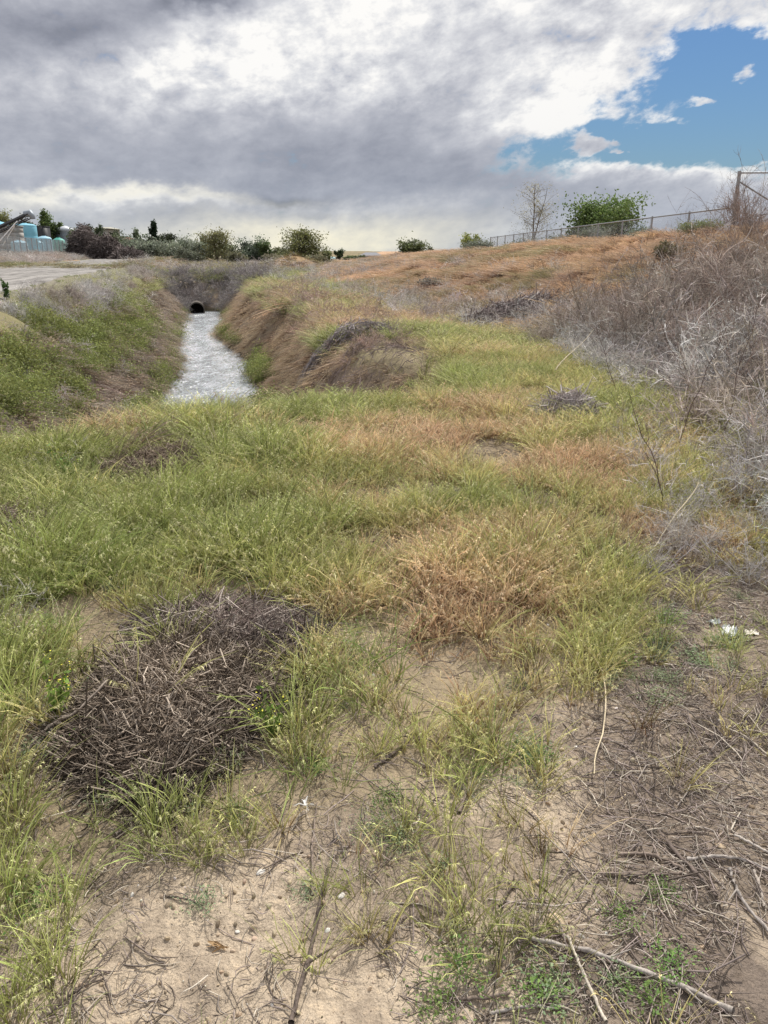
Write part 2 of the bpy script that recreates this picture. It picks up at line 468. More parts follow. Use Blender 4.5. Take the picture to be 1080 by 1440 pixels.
def dense_y(x):      # where the meadow starts, walking away from the camera
    return np.interp(x, [-2.2, -1.3, -.75, -.35, .0, .3, .75, 1.15, 1.35, 1.7, 2.6], [1.1, 1.3, 1.65, 1.7, 1.78, 1.95, 2.35, 2.9, 3.8, 4.1, 4.2])

def masks(x, y):
    d, tt, e = zones(x, y)
    z = terr(x, y, False)
    n = fbm(x * 1.6, y * 1.6, 3, 55); n2 = fbm(x * .5, y * .5, 3, 77)
    flat = (tt < .03) & (z > -.35)
    meadow = S(-.12, .25, y - dense_y(x) + (n - .5) * 1.1) * flat
    right = S(-.3, .3, x - np.interp(y, [0, 1.5, 2.5, 3.2, 4.5], [.35, .5, .9, 1.15, 1.5]) + (n - .5) * .9) * (y < 5.2)
    return d, tt, e, z, n, n2, flat, meadow, right

# ------------------------------------------------------------------ ground sheet
def axis(lo, hi, a, b, step, gf, gb):
    mid = list(np.arange(a, b, step)); up = [b]; s = step
    while up[-1] < hi: s *= gf; up.append(up[-1] + s)
    dn = [a]; s = step
    while dn[-1] > lo: s *= gb; dn.append(dn[-1] - s)
    return np.array(sorted(set(dn[1:][::-1] + mid + up)))
gx = axis(-1500, 1500, -2.2, 2.2, .022, 1.016, 1.016)
gy = axis(-60, 3000, .7, 5, .022, 1.0105, 1.06)
X, Y = np.meshgrid(gx, gy)
Z = terr(X, Y)
d, tt, e, zc, n, n2, flat, meadow, right = masks(X, Y)
def lerp(a, b, t): return a + (b - a) * np.asarray(t)[..., None]
col = np.ones(X.shape + (3,)) * np.array([.46, .375, .28])
col = lerp(col, np.array([.20, .16, .13]), np.clip(right * (.35 + .9 * S(.35, .6, fbm(X * 2.2, Y * 2.2, 4, 91))), 0, 1) * (1 - .75 * inpatch(X, Y, SOIL)))
col = lerp(col, np.array([.25, .20, .155]), S(.47, .60, fbm(X * 3.1, Y * 3.1, 5, 14)) * .85 * (1 - .5 * inpatch(X, Y, SOIL)))
col = lerp(col, np.array([.27, .215, .14]), meadow * .85 * (1 - .8 * inpatch(X, Y, SOIL)))
col = lerp(col, np.array([.15, .16, .06]), meadow * S(8, 20, Y) * .8)
col = lerp(col, np.array([.46, .30, .19]), S(0, .12, tt) * S(14, 20, Y) )
col = lerp(col, np.array([.12, .10, .085]), S(-.02, .08, tt) * S(20, 13, Y) * .9)  # ground under the thicket painted darker, as shade in the gaps between twigs
col = lerp(col, np.array([.20, .15, .125]), S(.5, .65, n2) * S(0, .2, tt) * S(.8, .4, tt) * .7 * (Y > 14))
bank = (zc < -.25) & (Y < 60)
bl = np.where(d < 0, 1.0, 0.0)
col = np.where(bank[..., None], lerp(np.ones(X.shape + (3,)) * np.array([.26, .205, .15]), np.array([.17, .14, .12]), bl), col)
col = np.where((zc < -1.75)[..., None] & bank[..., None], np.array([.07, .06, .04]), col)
left = S(-4, -6, d) * (Y > 8)
col = lerp(col, np.array([.27, .24, .21]), left)
far = S(52, 60, Y) * (tt < 0)
fc = lerp(np.ones(X.shape + (3,)) * np.array([.20, .17, .13]), np.array([.17, .17, .075]), S(.42, .55, fbm(X * .12, Y * .12, 3, 5)))
fc = lerp(fc, np.array([.36, .24, .15]), S(.55, .62, fbm(X * .09 + 4, Y * .12, 3, 9)) * .8)
col = col * (1 - far[..., None]) + fc * far[..., None]
col = lerp(col, np.array([.40, .27, .15]), np.exp(-((X + 8.9) / 3.2) ** 2 - ((Y - 77) / 4) ** 2))
col = col * (.86 + .28 * fbm(X * 4, Y * 4, 4, 66))[..., None]
idx = np.arange(X.size).reshape(X.shape)
F = np.stack([idx[:-1, :-1], idx[:-1, 1:], idx[1:, 1:], idx[1:, :-1]], -1).reshape(-1, 4)
m_ground, nt, out = new_mat('sandy_soil')
p_ = pos(nt); gc = attr(nt, 'gcol').outputs['Color']
g1 = noise(nt, p_, 38, 6, .68); g2 = noise(nt, p_, 230, 3, .6); g3 = noise(nt, p_, 9, 5, .6)
c = mixc(nt, 1.0, gc, ramp(nt, g1, [(.28, (.62, .6, .58)), (.5, (.98, .98, .98)), (.72, (1.25, 1.22, 1.16))]), 'MULTIPLY')
c = mixc(nt, 1.0, c, ramp(nt, g2, [(.3, (.72, .72, .72)), (.6, (1.1, 1.1, 1.1))]), 'MULTIPLY')
vor = nt.nodes.new('ShaderNodeTexVoronoi'); vor.inputs['Scale'].default_value = 95; nt.links.new(p_, vor.inputs['Vector'])
bsdf(nt, out, c, .95, .1, 0, bump(nt, g2, .5, .004, bump(nt, vor.outputs['Distance'], .35, .006, bump(nt, g1, .8, .018, bump(nt, g3, .5, .03)))))
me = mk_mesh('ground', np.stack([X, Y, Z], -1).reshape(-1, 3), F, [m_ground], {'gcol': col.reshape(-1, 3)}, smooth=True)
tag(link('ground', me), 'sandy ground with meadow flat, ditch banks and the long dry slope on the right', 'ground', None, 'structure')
del X, Y, Z, d, tt, e, zc, n, n2, flat, meadow, right, col, F, idx

# water in the ditch
m_water, nt, out = new_mat('rippled_water')
p_ = pos(nt)
mp = nt.nodes.new('ShaderNodeMapping'); mp.inputs['Rotation'].default_value = (0, 0, -.235); mp.inputs['Scale'].default_value = (1.0, .55, 1)
nt.links.new(p_, mp.inputs[0])
w1 = noise(nt, mp.outputs[0], 7, 5, .62, 1.2); w2 = noise(nt, mp.outputs[0], 24, 4, .6, .6); w3 = noise(nt, mp.outputs[0], 1.4, 3, .5)
c = mixc(nt, (w1 * .6 + w3 * .4).step(.38, .62), (.20, .225, .24), (.56, .585, .61))  # pale streaks in the base colour stand in for reflected sky
bsdf(nt, out, c, .12, 1.0, 0, bump(nt, w2, .22, .04, bump(nt, w1, .75, .16)))
ys = np.linspace(4, 50, 120); xs_ = np.linspace(-1, 1, 24)
Xw = np.array([[xc(y) + s * 2.6 for s in xs_] for y in ys]); Yw = np.repeat(ys[:, None], 24, 1)
Zw = WATER + (fbm(Xw * 2.2, Yw * 1.1, 4, 8) - .5) * .05
idx = np.arange(Xw.size).reshape(Xw.shape)
F = np.stack([idx[:-1, :-1], idx[:-1, 1:], idx[1:, 1:], idx[1:, :-1]], -1).reshape(-1, 4)
tag(link('water', mk_mesh('water', np.stack([Xw, Yw, Zw], -1).reshape(-1, 3), F, [m_water], smooth=True)), 'bright fast rippled water running down the ditch', 'water', None, 'structure')

# gravel road on the left bank
m_road, nt, out = new_mat('gravel_road')
p_ = pos(nt)
rd = xyz(nt, p_)
dd = rd[0] + rd[1] * .24 + (-.4)          # distance across the road, constant along it
r1 = noise(nt, p_, 3, 6, .65); r2 = noise(nt, p_, 22, 5, .7)
mp = nt.nodes.new('ShaderNodeMapping'); mp.inputs['Rotation'].default_value = (0, 0, -.235); mp.inputs['Scale'].default_value = (1.3, .07, 1); nt.links.new(p_, mp.inputs[0])
r3 = noise(nt, mp.outputs[0], 1.6, 5, .6)
c = ramp(nt, r3 * .7 + r1 * .3, [(.38, (.15, .14, .13)), (.5, (.25, .235, .22)), (.62, (.35, .33, .305))])
c = mixc(nt, 1.0, c, ramp(nt, r2, [(.3, (.7, .7, .7)), (.65, (1.15, 1.15, 1.15))]), 'MULTIPLY')
bsdf(nt, out, c, .95, .1, 0, bump(nt, r2, .7, .03, bump(nt, r3, .4, .05)))
ys = np.concatenate([np.arange(-20, 90, .5), np.arange(90, 171, 1.5)]); ds = np.linspace(-12.9, -5.25, 27)
Xr = xc(ys)[:, None] + ds[None]; Yr = np.repeat(ys[:, None], 27, 1)
edge = np.minimum(ds + 12.9, -5.25 - ds)
Zr = terr(Xr, Yr, False) + .07 * S(-12.9, -12.4, ds) * S(-5.2, -5.7, ds) + np.where(edge < .05, -.12, .012) + (fbm(ds[None] * 1.7 + Yr * .0, Yr * .12, 3, 4) - .5) * .05
idx = np.arange(Xr.size).reshape(Xr.shape)
F = np.stack([idx[:-1, :-1], idx[:-1, 1:], idx[1:, 1:], idx[1:, :-1]], -1).reshape(-1, 4)
tag(link('gravel_road', mk_mesh('gravel_road', np.stack([Xr, Yr, Zr], -1).reshape(-1, 3), F, [m_road], smooth=True)), 'rutted grey gravel road along the top of the left bank', 'road', None, 'structure')

# ------------------------------------------------------------------ plant prototypes
def blades(mb, n, h, lean, width, spread=.04, K=5, curl=.6, heads=0.0, wind=(0, 0), basek=1.0, bright=(.7, 1.15), headlen=.016):
    a = RNG.uniform(0, 2 * PI, n); r = spread * np.sqrt(RNG.uniform(0, 1, n))
    hh = RNG.uniform(h[0], h[1], n); ln = RNG.uniform(lean[0], lean[1], n)
    da = a + RNG.normal(0, .5, n)
    dirx, diry = np.cos(da), np.sin(da)
    t = np.linspace(0, 1, K)[None]
    out_ = (ln[:, None] * t + curl * ln[:, None] * t ** 2.4) * hh[:, None]
    up = hh[:, None] * (t - .32 * curl * ln[:, None] * t ** 3)
    P = np.stack([r[:, None] * np.cos(a)[:, None] + dirx[:, None] * out_ + wind[0] * hh[:, None] * t ** 1.6,
                  r[:, None] * np.sin(a)[:, None] + diry[:, None] * out_ + wind[1] * hh[:, None] * t ** 1.6, up], -1)
    P[:, 1:] += RNG.normal(0, .004, (n, K - 1, 3))
    W = width * RNG.uniform(.7, 1.3, (n, 1)) * np.interp(t, [0, .3, .8, 1], [.8, 1, .6, .12])
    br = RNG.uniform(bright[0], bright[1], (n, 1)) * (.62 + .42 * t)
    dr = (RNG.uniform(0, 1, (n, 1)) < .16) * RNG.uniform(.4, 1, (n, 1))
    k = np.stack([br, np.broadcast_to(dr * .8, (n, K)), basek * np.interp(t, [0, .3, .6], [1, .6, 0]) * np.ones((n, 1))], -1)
    mb.tubes(P, W, 2, k=k)
    nh = int(n * heads)
    if nh:
        q = RNG.choice(n, nh, replace=False); m = 9
        f = RNG.uniform(.68, 1, (nh, m)) * (K - 1); i0 = np.minimum(f.astype(int), K - 2); fr = f - i0
        A = P[q[:, None], i0]; B = P[q[:, None], i0 + 1]; st = (A + (B - A) * fr[..., None]).reshape(-1, 3)
        dd = np.stack([dirx[q, None] + RNG.normal(0, .35, (nh, m)), diry[q, None] + RNG.normal(0, .35, (nh, m)), RNG.uniform(-1.1, .25, (nh, m))], -1).reshape(-1, 3)
        L = RNG.uniform(.7, 1.5, (nh * m, 1)) * headlen
        dd = unit(dd) * L
        PP = np.stack([st, st + dd * .5 + [0, 0, .002], st + dd + np.array([0, 0, -.004])], 1)
        ww = width * .75 * np.array([[.35, 1, .15]]) * np.ones((len(PP), 1))
        kk = np.stack([np.broadcast_to(RNG.uniform(.85, 1.5, (len(PP), 1)), (len(PP), 3)), np.broadcast_to(RNG.uniform(.1, .75, (len(PP), 1)), (len(PP), 3)), np.zeros((len(PP), 3))], -1)
        mb.tubes(PP, ww, 2, k=kk)
    return mb

def branchy(levels, K=4, sides=2):
    """levels: (count per parent, length lo, hi, width, spread angle, start lo) ; starts at the origin"""
    mb = MB(); par = None
    for li, (cnt, l0, l1, w, ang, s0) in enumerate(levels):
        if par is None:
            st = np.zeros((cnt, 3)); st[:, :2] = RNG.normal(0, .02, (cnt, 2))
            a = RNG.uniform(0, 2 * PI, cnt); th = RNG.uniform(ang[0], ang[1], cnt)
            dr = np.stack([np.cos(a) * np.sin(th), np.sin(a) * np.sin(th), np.cos(th)], -1)
        else:
            n0 = len(par); f = RNG.uniform(s0, .98, (n0, cnt)) * (K - 1); i0 = np.minimum(f.astype(int), K - 2); fr = (f - i0)[..., None]
            A = par[np.arange(n0)[:, None], i0]; B = par[np.arange(n0)[:, None], i0 + 1]
            st = (A + (B - A) * fr).reshape(-1, 3); base = unit((B - A).reshape(-1, 3))
            dr = unit(base + RNG.normal(0, 1, base.shape) * RNG.uniform(ang[0], ang[1], (len(base), 1)))
        n_ = len(st); L = RNG.uniform(l0, l1, n_); t = np.linspace(0, 1, K)
        bend = RNG.normal(0, .28, (n_, 3))
        P = st[:, None] + (dr[:, None] * t[None, :, None] + bend[:, None] * (t ** 2)[None, :, None]) * L[:, None, None]
        P[..., 2] = np.maximum(P[..., 2], -.02)
        W = w * np.interp(t, [0, 1], [1, .45])[None] * RNG.uniform(.7, 1.25, (n_, 1))
        k = np.stack([np.broadcast_to(RNG.uniform(.35, 1.4, (n_, 1)), (n_, K)), np.broadcast_to(RNG.uniform(0, .5, (n_, 1)) ** 2 * 2, (n_, K)), np.zeros((n_, K))], -1)
        mb.tubes(P, W, sides, k=k); par = P
    return mb

def leaf_quads(C, size, k=None, flat=0.0, aspect=1.6, nrm=None):
    """small bent leaves at centres C"""
    n_ = len(C); u_ = unit(RNG.normal(size=(n_, 3)))
    w_ = RNG.normal(size=(n_, 3))
    if flat: w_ = w_ * (1 - flat); w_[:, 2] += flat * 2
    w_ = unit(w_); u_ = unit(np.cross(w_, u_)); v_ = np.cross(w_, u_)
    s = (size * RNG.uniform(.6, 1.4, n_))[:, None]
    V = np.stack([C - u_ * s * aspect * .5, C + v_ * s * .4, C + u_ * s * aspect * .5, C - v_ * s * .4], 1)
    V[:, [0, 2]] -= w_[:, None] * s[:, None] * .12
    return V.reshape(-1, 3), np.arange(n_ * 4).reshape(n_, 4)

m_grass = veg_mat('meadow_grass', straw=(.66, .58, .42), base=(.26, .115, .05), trans=.26)
m_dry = veg_mat('dry_grass', straw=(.50, .36, .22), base=(.22, .12, .07), trans=.25)
m_weed = veg_mat('dead_weed_twigs', straw=(.50, .46, .42), base=(.1, .07, .06), trans=.12, rough=.75)
m_leaf = veg_mat('weed_leaves', straw=(.40, .38, .10), base=(.1, .1, .04), trans=.35)

tufts = []
for i in range(6):
    mb = MB(); blades(mb, 20, (.09, .27), (.12, .8), .0024, .05, heads=.34, curl=.7, wind=(.12, -.02), headlen=.014, bright=(.5, 1.3))
    tufts.append(mb.mesh('tuft', [m_grass]))
lushes = []
for i in range(4):
    mb = MB(); blades(mb, 15, (.12, .33), (.12, .85), .0026, .045, K=6, curl=1.0, heads=.15, basek=.4)
    lushes.append(mb.mesh('lush', [m_grass]))
drys = []
for i in range(5):
    mb = MB(); blades(mb, 24, (.16, .38), (.1, .6), .0046, .09, K=4, curl=.9, heads=.25, wind=(1.0, 0), headlen=.03)
    drys.append(mb.mesh('dry', [m_dry]))
weeds = []
for i in range(5):
    weeds.append(branchy([(11, .3, .62, .0042, (.1, 1.2), 0), (7, .12, .3, .0032, (.4, .9), .15), (5, .05, .14, .0026, (.6, 1.2), .1)]).mesh('weed', [m_weed]))
weeds_c = []
for i in range(6):
    weeds_c.append(branchy([(9, .3, .62, .0062, (.1, 1.2), 0), (6, .12, .32, .0048, (.4, .9), .15), (4, .06, .16, .0042, (.6, 1.2), .1)]).mesh('weed', [m_weed]))
stalks = []
for i in range(4):
    stalks.append(branchy([(5, .7, 1.25, .0036, (.02, .35), 0), (9, .12, .38, .002, (.25, .6), .25), (4, .03, .10, .0016, (.4, .9), .2)]).mesh('stalk', [m_weed]))
herbs = []       # small leafy ground weed
for i in range(4):
    mb = branchy([(9, .05, .13, .0014, (.6, 1.45), 0)])
    cc = RNG.normal(0, .04, (260, 3)); cc[:, 2] = np.abs(cc[:, 2]) * .45 + .01
    V, Fq = leaf_quads(cc, .0062, flat=.5); mb.add(V, Fq, k=np.repeat(np.stack([RNG.uniform(.7, 1.3, 260), RNG.uniform(0, .25, 260), np.zeros(260)], -1), 4, 0))
    herbs.append(mb.mesh('herb', [m_leaf]))
bushes_g = []    # leafy green weeds for the bank
for i in range(4):
    mb = branchy([(9, .2, .42, .003, (.1, .8), 0), (4, .08, .2, .002, (.4, .8), .2)])
    cc = RNG.normal(0, 1, (520, 3)) * [.15, .15, .12]; cc[:, 2] = np.abs(cc[:, 2] + .16)
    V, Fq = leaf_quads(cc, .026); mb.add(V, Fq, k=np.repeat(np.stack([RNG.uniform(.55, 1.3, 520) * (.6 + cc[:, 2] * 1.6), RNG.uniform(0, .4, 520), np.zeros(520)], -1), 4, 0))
    bushes_g.append(mb.mesh('leafy', [m_leaf]))

# ------------------------------------------------------------------ scatter helpers
BANDS = [(.75, 3, 1, 1, 1.0), (3, 6, 1, 1, .95), (6, 12, .62, 1.25, .95), (12, 25, .26, 1.9, 1.05), (25, 62, .085, 3.2, 1.2)]
def cand(density, bands=BANDS, xl=lambda y: -.6 * y - 1.3, xr=lambda y: .6 * y + 1.5):
    xs, ys, w, zs = [], [], [], []
    for (a, b, f, sw, szv) in bands:
        ylen = b - a
        xa, xb = xl(b), xr(b)
        n_ = int(density * f * ylen * (xb - xa))
        y = RNG.uniform(a, b, n_); x = RNG.uniform(xa, xb, n_)
        k = (x > xl(y)) & (x < xr(y)); x, y = x[k], y[k]
        xs.append(x); ys.append(y); w.append(np.full(len(x), sw)); zs.append(np.full(len(x), szv))
    return [np.concatenate(q) for q in (xs, ys, w, zs)]
def slope_az(x, y, h=.3):
    gx_ = (terr(x + h, y, False) - terr(x - h, y, False)); gy_ = (terr(x, y + h, False) - terr(x, y - h, False))
    return np.arctan2(-gy_, -gx_), np.hypot(gx_, gy_) / (2 * h)
def jit(c, n_, s=.16):
    return np.clip(c * (1 + RNG.normal(0, s, (n_, 1))) * (1 + RNG.normal(0, .03, (n_, 3))), 0, 1)
def place(x, y, sink=.01):
    return np.stack([x, y, terr(x, y) - sink], -1)

# meadow grass -----------------------------------------------------
x, y, sw, sz_ = cand(400)
d, tt, e, z, n, n2, flat, meadow, right = masks(x, y)
dead = inpatch(x, y, DEAD, 2); soil = inpatch(x, y, SOIL); lush = inpatch(x, y, LUSH, 1.5); tan = inpatch(x, y, TAN)
fine = fbm(x * 3.5, y * 3.5, 4, 18); sw = sw * np.where(y < 12, .82, .9)
pr = meadow * (1 - .99 * np.clip(dead * 1.8, 0, 1)) * (1 - .75 * soil * (1 - .5 * lush)) * S(.34, .60, fine + lush * .10 + S(2, 7, y) * .10) * np.where(y > 20, .8, 1)
pr = np.maximum(pr, (.22 * S(.42, .56, fine) + .5 * S(.50, .60, fine)) * flat * (1 - np.clip(dead * 1.8, 0, 1)) * (1 - .75 * right) + .9 * inpatch(x, y, FRONT) * S(.40, .54, fine) * flat * (1 - np.clip(dead * 1.8, 0, 1)) )
pr = pr * (1 - .9 * S(.55, .64, fbm(x * 1.9, y * 1.9, 4, 500)) * S(13, 8, y) * (1 - .6 * lush))
pr = pr * ~((d < -3) & (y > 11))
hillg = (tt > -.25) & (tt < .5) & (y < 8) & (y > 3.7) & (lush > .3) & (x > 1.2)
pr = np.where(hillg, lush * .8, pr)
k = RNG.uniform(0, 1, len(x)) < pr
x, y, sw, sz_, n, n2, lush, tan, d, fine, meadow = [q[k] for q in (x, y, sw, sz_, n, n2, lush, tan, d, fine, meadow)]
N = len(x)
g = np.clip(.50 + 1.0 * (n2 - .5) + 1.7 * (n - .5) + .33 * lush - 1.05 * tan - .16 * S(-.3, .7, x) * (y < 7) + .30 * S(-.2, -1.2, x) + 1.3 * (fine - .5) + .42 * inpatch(x, y, FRONT) + RNG.normal(0, .2, N), 0, 1)
cg = np.array([.385, .43, .145]); cy_ = np.array([.62, .59, .24]); ct = np.array([.76, .54, .34])
c = np.where((g > .5)[:, None], lerp(np.tile(cy_, (N, 1)), cg, (g - .5) * 2), lerp(np.tile(ct, (N, 1)), cy_, g * 2))
c = c * (1 + .22 * S(3.2, 2.2, y))[:, None]
far_ = S(9, 20, y)[:, None]
c = c * (1 - far_ * .12) + far_ * .12 * np.array([.3, .33, .2])
hs = (.34 + .62 * n + .20 * lush) * (.5 + 1.05 * fbm(x * 2.6, y * 2.6, 3, 640)) * (1 + .22 * S(.2, -.8, x)) * (.74 + .26 * S(0, .9, y - dense_y(x))) * np.where(meadow < .4, .9, 1.0) * RNG.uniform(.75, 1.2, N)
hs = np.maximum(hs, .62 * S(4.2, 2.6, y) * RNG.uniform(.6, 1.25, N)); tilt = RNG.normal(0, .13, (N, 2))
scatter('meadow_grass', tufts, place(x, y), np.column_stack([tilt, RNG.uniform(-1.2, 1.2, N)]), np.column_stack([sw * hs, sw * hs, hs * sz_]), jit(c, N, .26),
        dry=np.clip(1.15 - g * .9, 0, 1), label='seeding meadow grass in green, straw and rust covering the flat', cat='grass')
print('meadow', N)

# broad lush grass -------------------------------------------------
x, y, sw, sz_ = cand(48, BANDS[:4])
d, tt, e, z, n, n2, flat, meadow, right = masks(x, y)
lush = inpatch(x, y, LUSH, 1.5); dead = inpatch(x, y, DEAD, 2)
pr = np.maximum(lush * .9, .12 * S(-.2, -1.2, x)) * flat * (1 - np.clip(dead * 1.8, 0, 1)) * S(.3, .5, fbm(x * 2.5, y * 2.5, 3, 181)) * (meadow + .25) + .3 * inpatch(x, y, FRONT) * flat * (1 - np.clip(dead * 1.8, 0, 1))
pr = pr * ~((d < -3) & (y > 11)) * np.where(x > .4, .45, 1)
k = RNG.uniform(0, 1, len(x)) < pr
x, y, sw, n = x[k], y[k], sw[k], n[k]; N = len(x)
c = lerp(np.tile([.26, .36, .10], (N, 1)), np.array([.42, .44, .17]), S(.3, .7, n))
hs = RNG.uniform(.4, .9, N) * np.where(y < 1.9, .7, 1)
scatter('green_grass', lushes, place(x, y), np.column_stack([RNG.normal(0, .12, (N, 2)), RNG.uniform(0, 6.28, N)]), np.column_stack([sw * hs, sw * hs, hs]), jit(c, N),
        dry=np.full(N, .4), label='broad bladed fresh green grass growing through the meadow on the left', cat='grass')
print('lush', N)

# dry grass on the slope, on the banks and on the crossing -----------
HB = [(3, 12, 1.6, 1, 1), (12, 25, 1.2, 1.3, 1), (25, 45, .6, 2.0, 1.1), (45, 100, .2, 3.4, 1.35), (100, 150, .05, 6, 1.6)]
x, y, sw, sz_ = cand(34, HB, xl=lambda y: -.62 * y - 2, xr=lambda y: .6 * y + 3)
d, tt, e, z, n, n2, flat, meadow, right = masks(x, y)
hill = (tt > .0) & (y > 11)
hn = fbm(x * .25, y * .25, 3, 301)
bankR = (d > 0) & (z < -.1) & (z > -1.85) & (y < 50)
bankL = (d < 0) & (z < .2) & (z > -1.85) & (y < 52) & (y > 6) & (d > -4.6)
lowL = S(-.2, -.9, z + (n - .5) * 1.2)
berm = (d > .9) & (d < 5.0) & (z >= -.1) & (y > 17) & (tt < 0)
cross = (y > 46) & (y < 56) & (tt < 0) & (z > -1.8)
pr = hill * S(11, 17, y) * (1 - .55 * S(.5, .66, hn)) + bankR * 1.0 + bankL * (.15 + .85 * lowL) * 1.2 + berm * .5 * S(.4, .55, hn) + (y > 56) * (tt < 0) * .35 * (d > -5) + cross * .12
headz = (y > 44.5) & (y < 53.5) & (tt < -.2) & (z > -1.85) & (z < .1); pr = np.where(headz, .05, pr)
k = RNG.uniform(0, 1, len(x)) < pr
x, y, sw, sz_, n, n2, hn, hill, bankR, bankL, tt, cross, d = [q[k] for q in (x, y, sw, sz_, n, n2, hn, hill, bankR, bankL, tt, cross, d)]; N = len(x)
az_, sl_ = slope_az(x, y)
c = lerp(np.tile([.60, .43, .285], (N, 1)), np.array([.44, .32, .235]), S(.45, .7, fbm(x * .9, y * .9, 3, 33)))
c = lerp(c, np.array([.82, .58, .37]), S(.5, .6, fbm(x * .3, y * .3, 3, 35)) * .6 * hill)
c = lerp(c, np.array([.24, .25, .11]), S(.56, .66, n2) * .7 * hill * (tt < .9))
c = np.where(bankL[:, None], np.array([.36, .30, .24]), c); c = np.where(bankR[:, None], np.array([.54, .42, .29]) * (.75 + .5 * fbm(x * 1.2, y * 1.2, 3, 48))[:, None], c)
c = np.where((d < -4.4)[:, None] & (y > 8)[:, None], np.array([.31, .29, .17]), c)
gm = ((y > 50) & (tt < .1) & (hn > .44))
c = np.where(gm[:, None], np.array([.23, .23, .10]), c)
ang = np.where(sl_ > .12, az_ + RNG.normal(0, .8, N) + 2.2 * (fbm(x * .9, y * .9, 2, 45) - .5), RNG.uniform(0, 6.28, N)); ang = np.where(hill, PI + .5 + RNG.normal(0, .55, N) + 2 * (fbm(x * .5, y * .5, 2, 46) - .5), ang)
hs = RNG.uniform(.5, 1.2, N) * np.where(hill, .75, .85) * (.5 + 1.0 * fbm(x * 1.7, y * 1.7, 3, 44)) * np.where(bankR & (y < 32), .75, 1)
tl = np.where(hill, .15, np.clip(sl_ * .9, 0, .75))
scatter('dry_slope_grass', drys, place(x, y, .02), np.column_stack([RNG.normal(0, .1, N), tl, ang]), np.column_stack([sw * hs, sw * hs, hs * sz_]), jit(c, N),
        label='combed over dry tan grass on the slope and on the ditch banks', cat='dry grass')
print('dry', N)

# leafy green weeds on the left bank and verges ----------------------
LB = [(6, 14, 1.3, 1, 1), (14, 26, 1, 1.15, 1), (26, 62, .5, 1.5, 1.1)]
x, y, sw, sz_ = cand(16, LB, xl=lambda y: -.62 * y - 2, xr=lambda y: .5)
d, tt, e, z, n, n2, flat, meadow, right = masks(x, y)
g1_ = (d < -1.1) & (z < .5) & (z > -1.7) & (d > -4.6)
green = S(-1.15, -.65, z + (n - .5) * 1.2 + .012 * (y - 15)) * S(.08, -.28, z + (n2 - .5) * .8) * S(36, 27, y) * S(7.5, 10.5, y)
wl = (np.abs(z + 1.72) < .2) & (y < 49)
verge = (d < -4.6) & (d > -5.7) & (y > 12)
top = (y > 50.5) & (y < 57) & (tt < -.2) & (d > -7)
pr = g1_ * green * .95 + wl * S(.35, .55, n) * .9 + verge * S(.45, .55, n) * .5 + top * .6 * S(.35, .5, n2) + (d < -12.6) * (d > -13.8) * .3
k = RNG.uniform(0, 1, len(x)) < pr
x, y, sw, n, verge, z = x[k], y[k], sw[k], n[k], verge[k], z[k]; N = len(x)
c = lerp(np.tile([.14, .18, .055], (N, 1)), np.array([.225, .27, .095]), S(.3, .7, n)); c = np.where(verge[:, None], np.array([.19, .24, .07]), c)
hs = RNG.uniform(.55, 1.1, N) * np.where(verge, .38, 1) * np.where(z > .35, .6, 1)
scatter('leafy_bank_weeds', bushes_g, place(x, y, .03), np.column_stack([RNG.normal(0, .15, (N, 2)), RNG.uniform(0, 6.28, N)]), np.column_stack([sw * hs, sw * hs, hs]), jit(c, N),
        label='low leafy green weeds covering the left ditch bank and road verge', cat='weeds')
print('leafy', N)

# dead weeds: the thicket on the right, banks, far field --------------
WB = [(2.5, 6, 4.2, 1, 1), (6, 14, 2.0, 1, 1), (14, 26, .8, 1.1, 1), (26, 44, .36, 1.35, 1.1), (44, 60, .8, 1.2, 1.1), (60, 150, .34, 1.9, .95)]
x, y, sw, sz_ = cand(9, WB, xl=lambda y: -.62 * y - 2, xr=lambda y: .6 * y + 3)
lx_ = cand(16, [(9, 26, 1.2, .9, 1), (26, 48, .5, 1.1, 1)], xl=lambda y: -.62 * y - 2, xr=lambda y: -.24 * y + .4 - 2)
lx_ = [np.concatenate([a_, b_]) for a_, b_ in zip((x, y, sw, sz_), lx_)]; isL = np.arange(len(lx_[0])) >= len(x); x, y, sw, sz_ = lx_
d, tt, e, z, n, n2, flat, meadow, right = masks(x, y)
hn = fbm(x * .3, y * .3, 3, 401)
lim = np.interp(tt, [0, .3, .6, 1], [20, 17, 12.5, 10])
thick = (tt > np.where(y < 8, -.13, -.02)) * S(0, -2, y - lim + (n - .5) * 3) * (tt < 1.3)
thick = thick * (1 - .85 * inpatch(x, y, LUSH, 1.5) * (y < 8)) * S(2.9, 3.7, y + .4 * (x - 2.5))
toeb = (tt > -.22) & (tt < .55) & (y > 15) & (y < 75)
toew = toeb * S(.50, .60, hn + .12 * S(.25, 0, tt)) * np.where(y < 40, .6, .45)
upL = (d < -2.2) & (d > -4.6) & (z > -.45) & (z < .56) & (y > 7) & (y < 56)
lowmix = (d < -1.2) & (z < 0) & (z > -1.6) & (y < 50)
headw = (y > 44.6) & (y < 52.5) & (z > -1.85) & (z < .10) & (tt < -.2) & ~((np.abs(d + .1) < .75) & (y < 48))
bermw = (d > 1.6) & (d < 4.4) & (y > 13) & (y < 34) & (z > -.9) & (tt < 0)
roadl = (d < -13.3) & (d > -19) & (y > 20)
field = (y > 56) & (tt < 0) & (d > -6) 
pr = thick + toew + upL * 1.3 * S(-.35, .0, z + (n2 - .5) * .7) + lowmix * .10 + headw * 6 + bermw * S(.40, .60, n2 + .35 * (n - .5)) * .8 * S(-.8, -.2, z + (n - .5)) * .8 + roadl * 1.6 + field * S(.42, .54, hn) * .26 + (tt > 1.0) * (y > 12) * .05
pr = np.where(isL & ~upL, 0, pr)
k = RNG.uniform(0, 1, len(x)) < pr
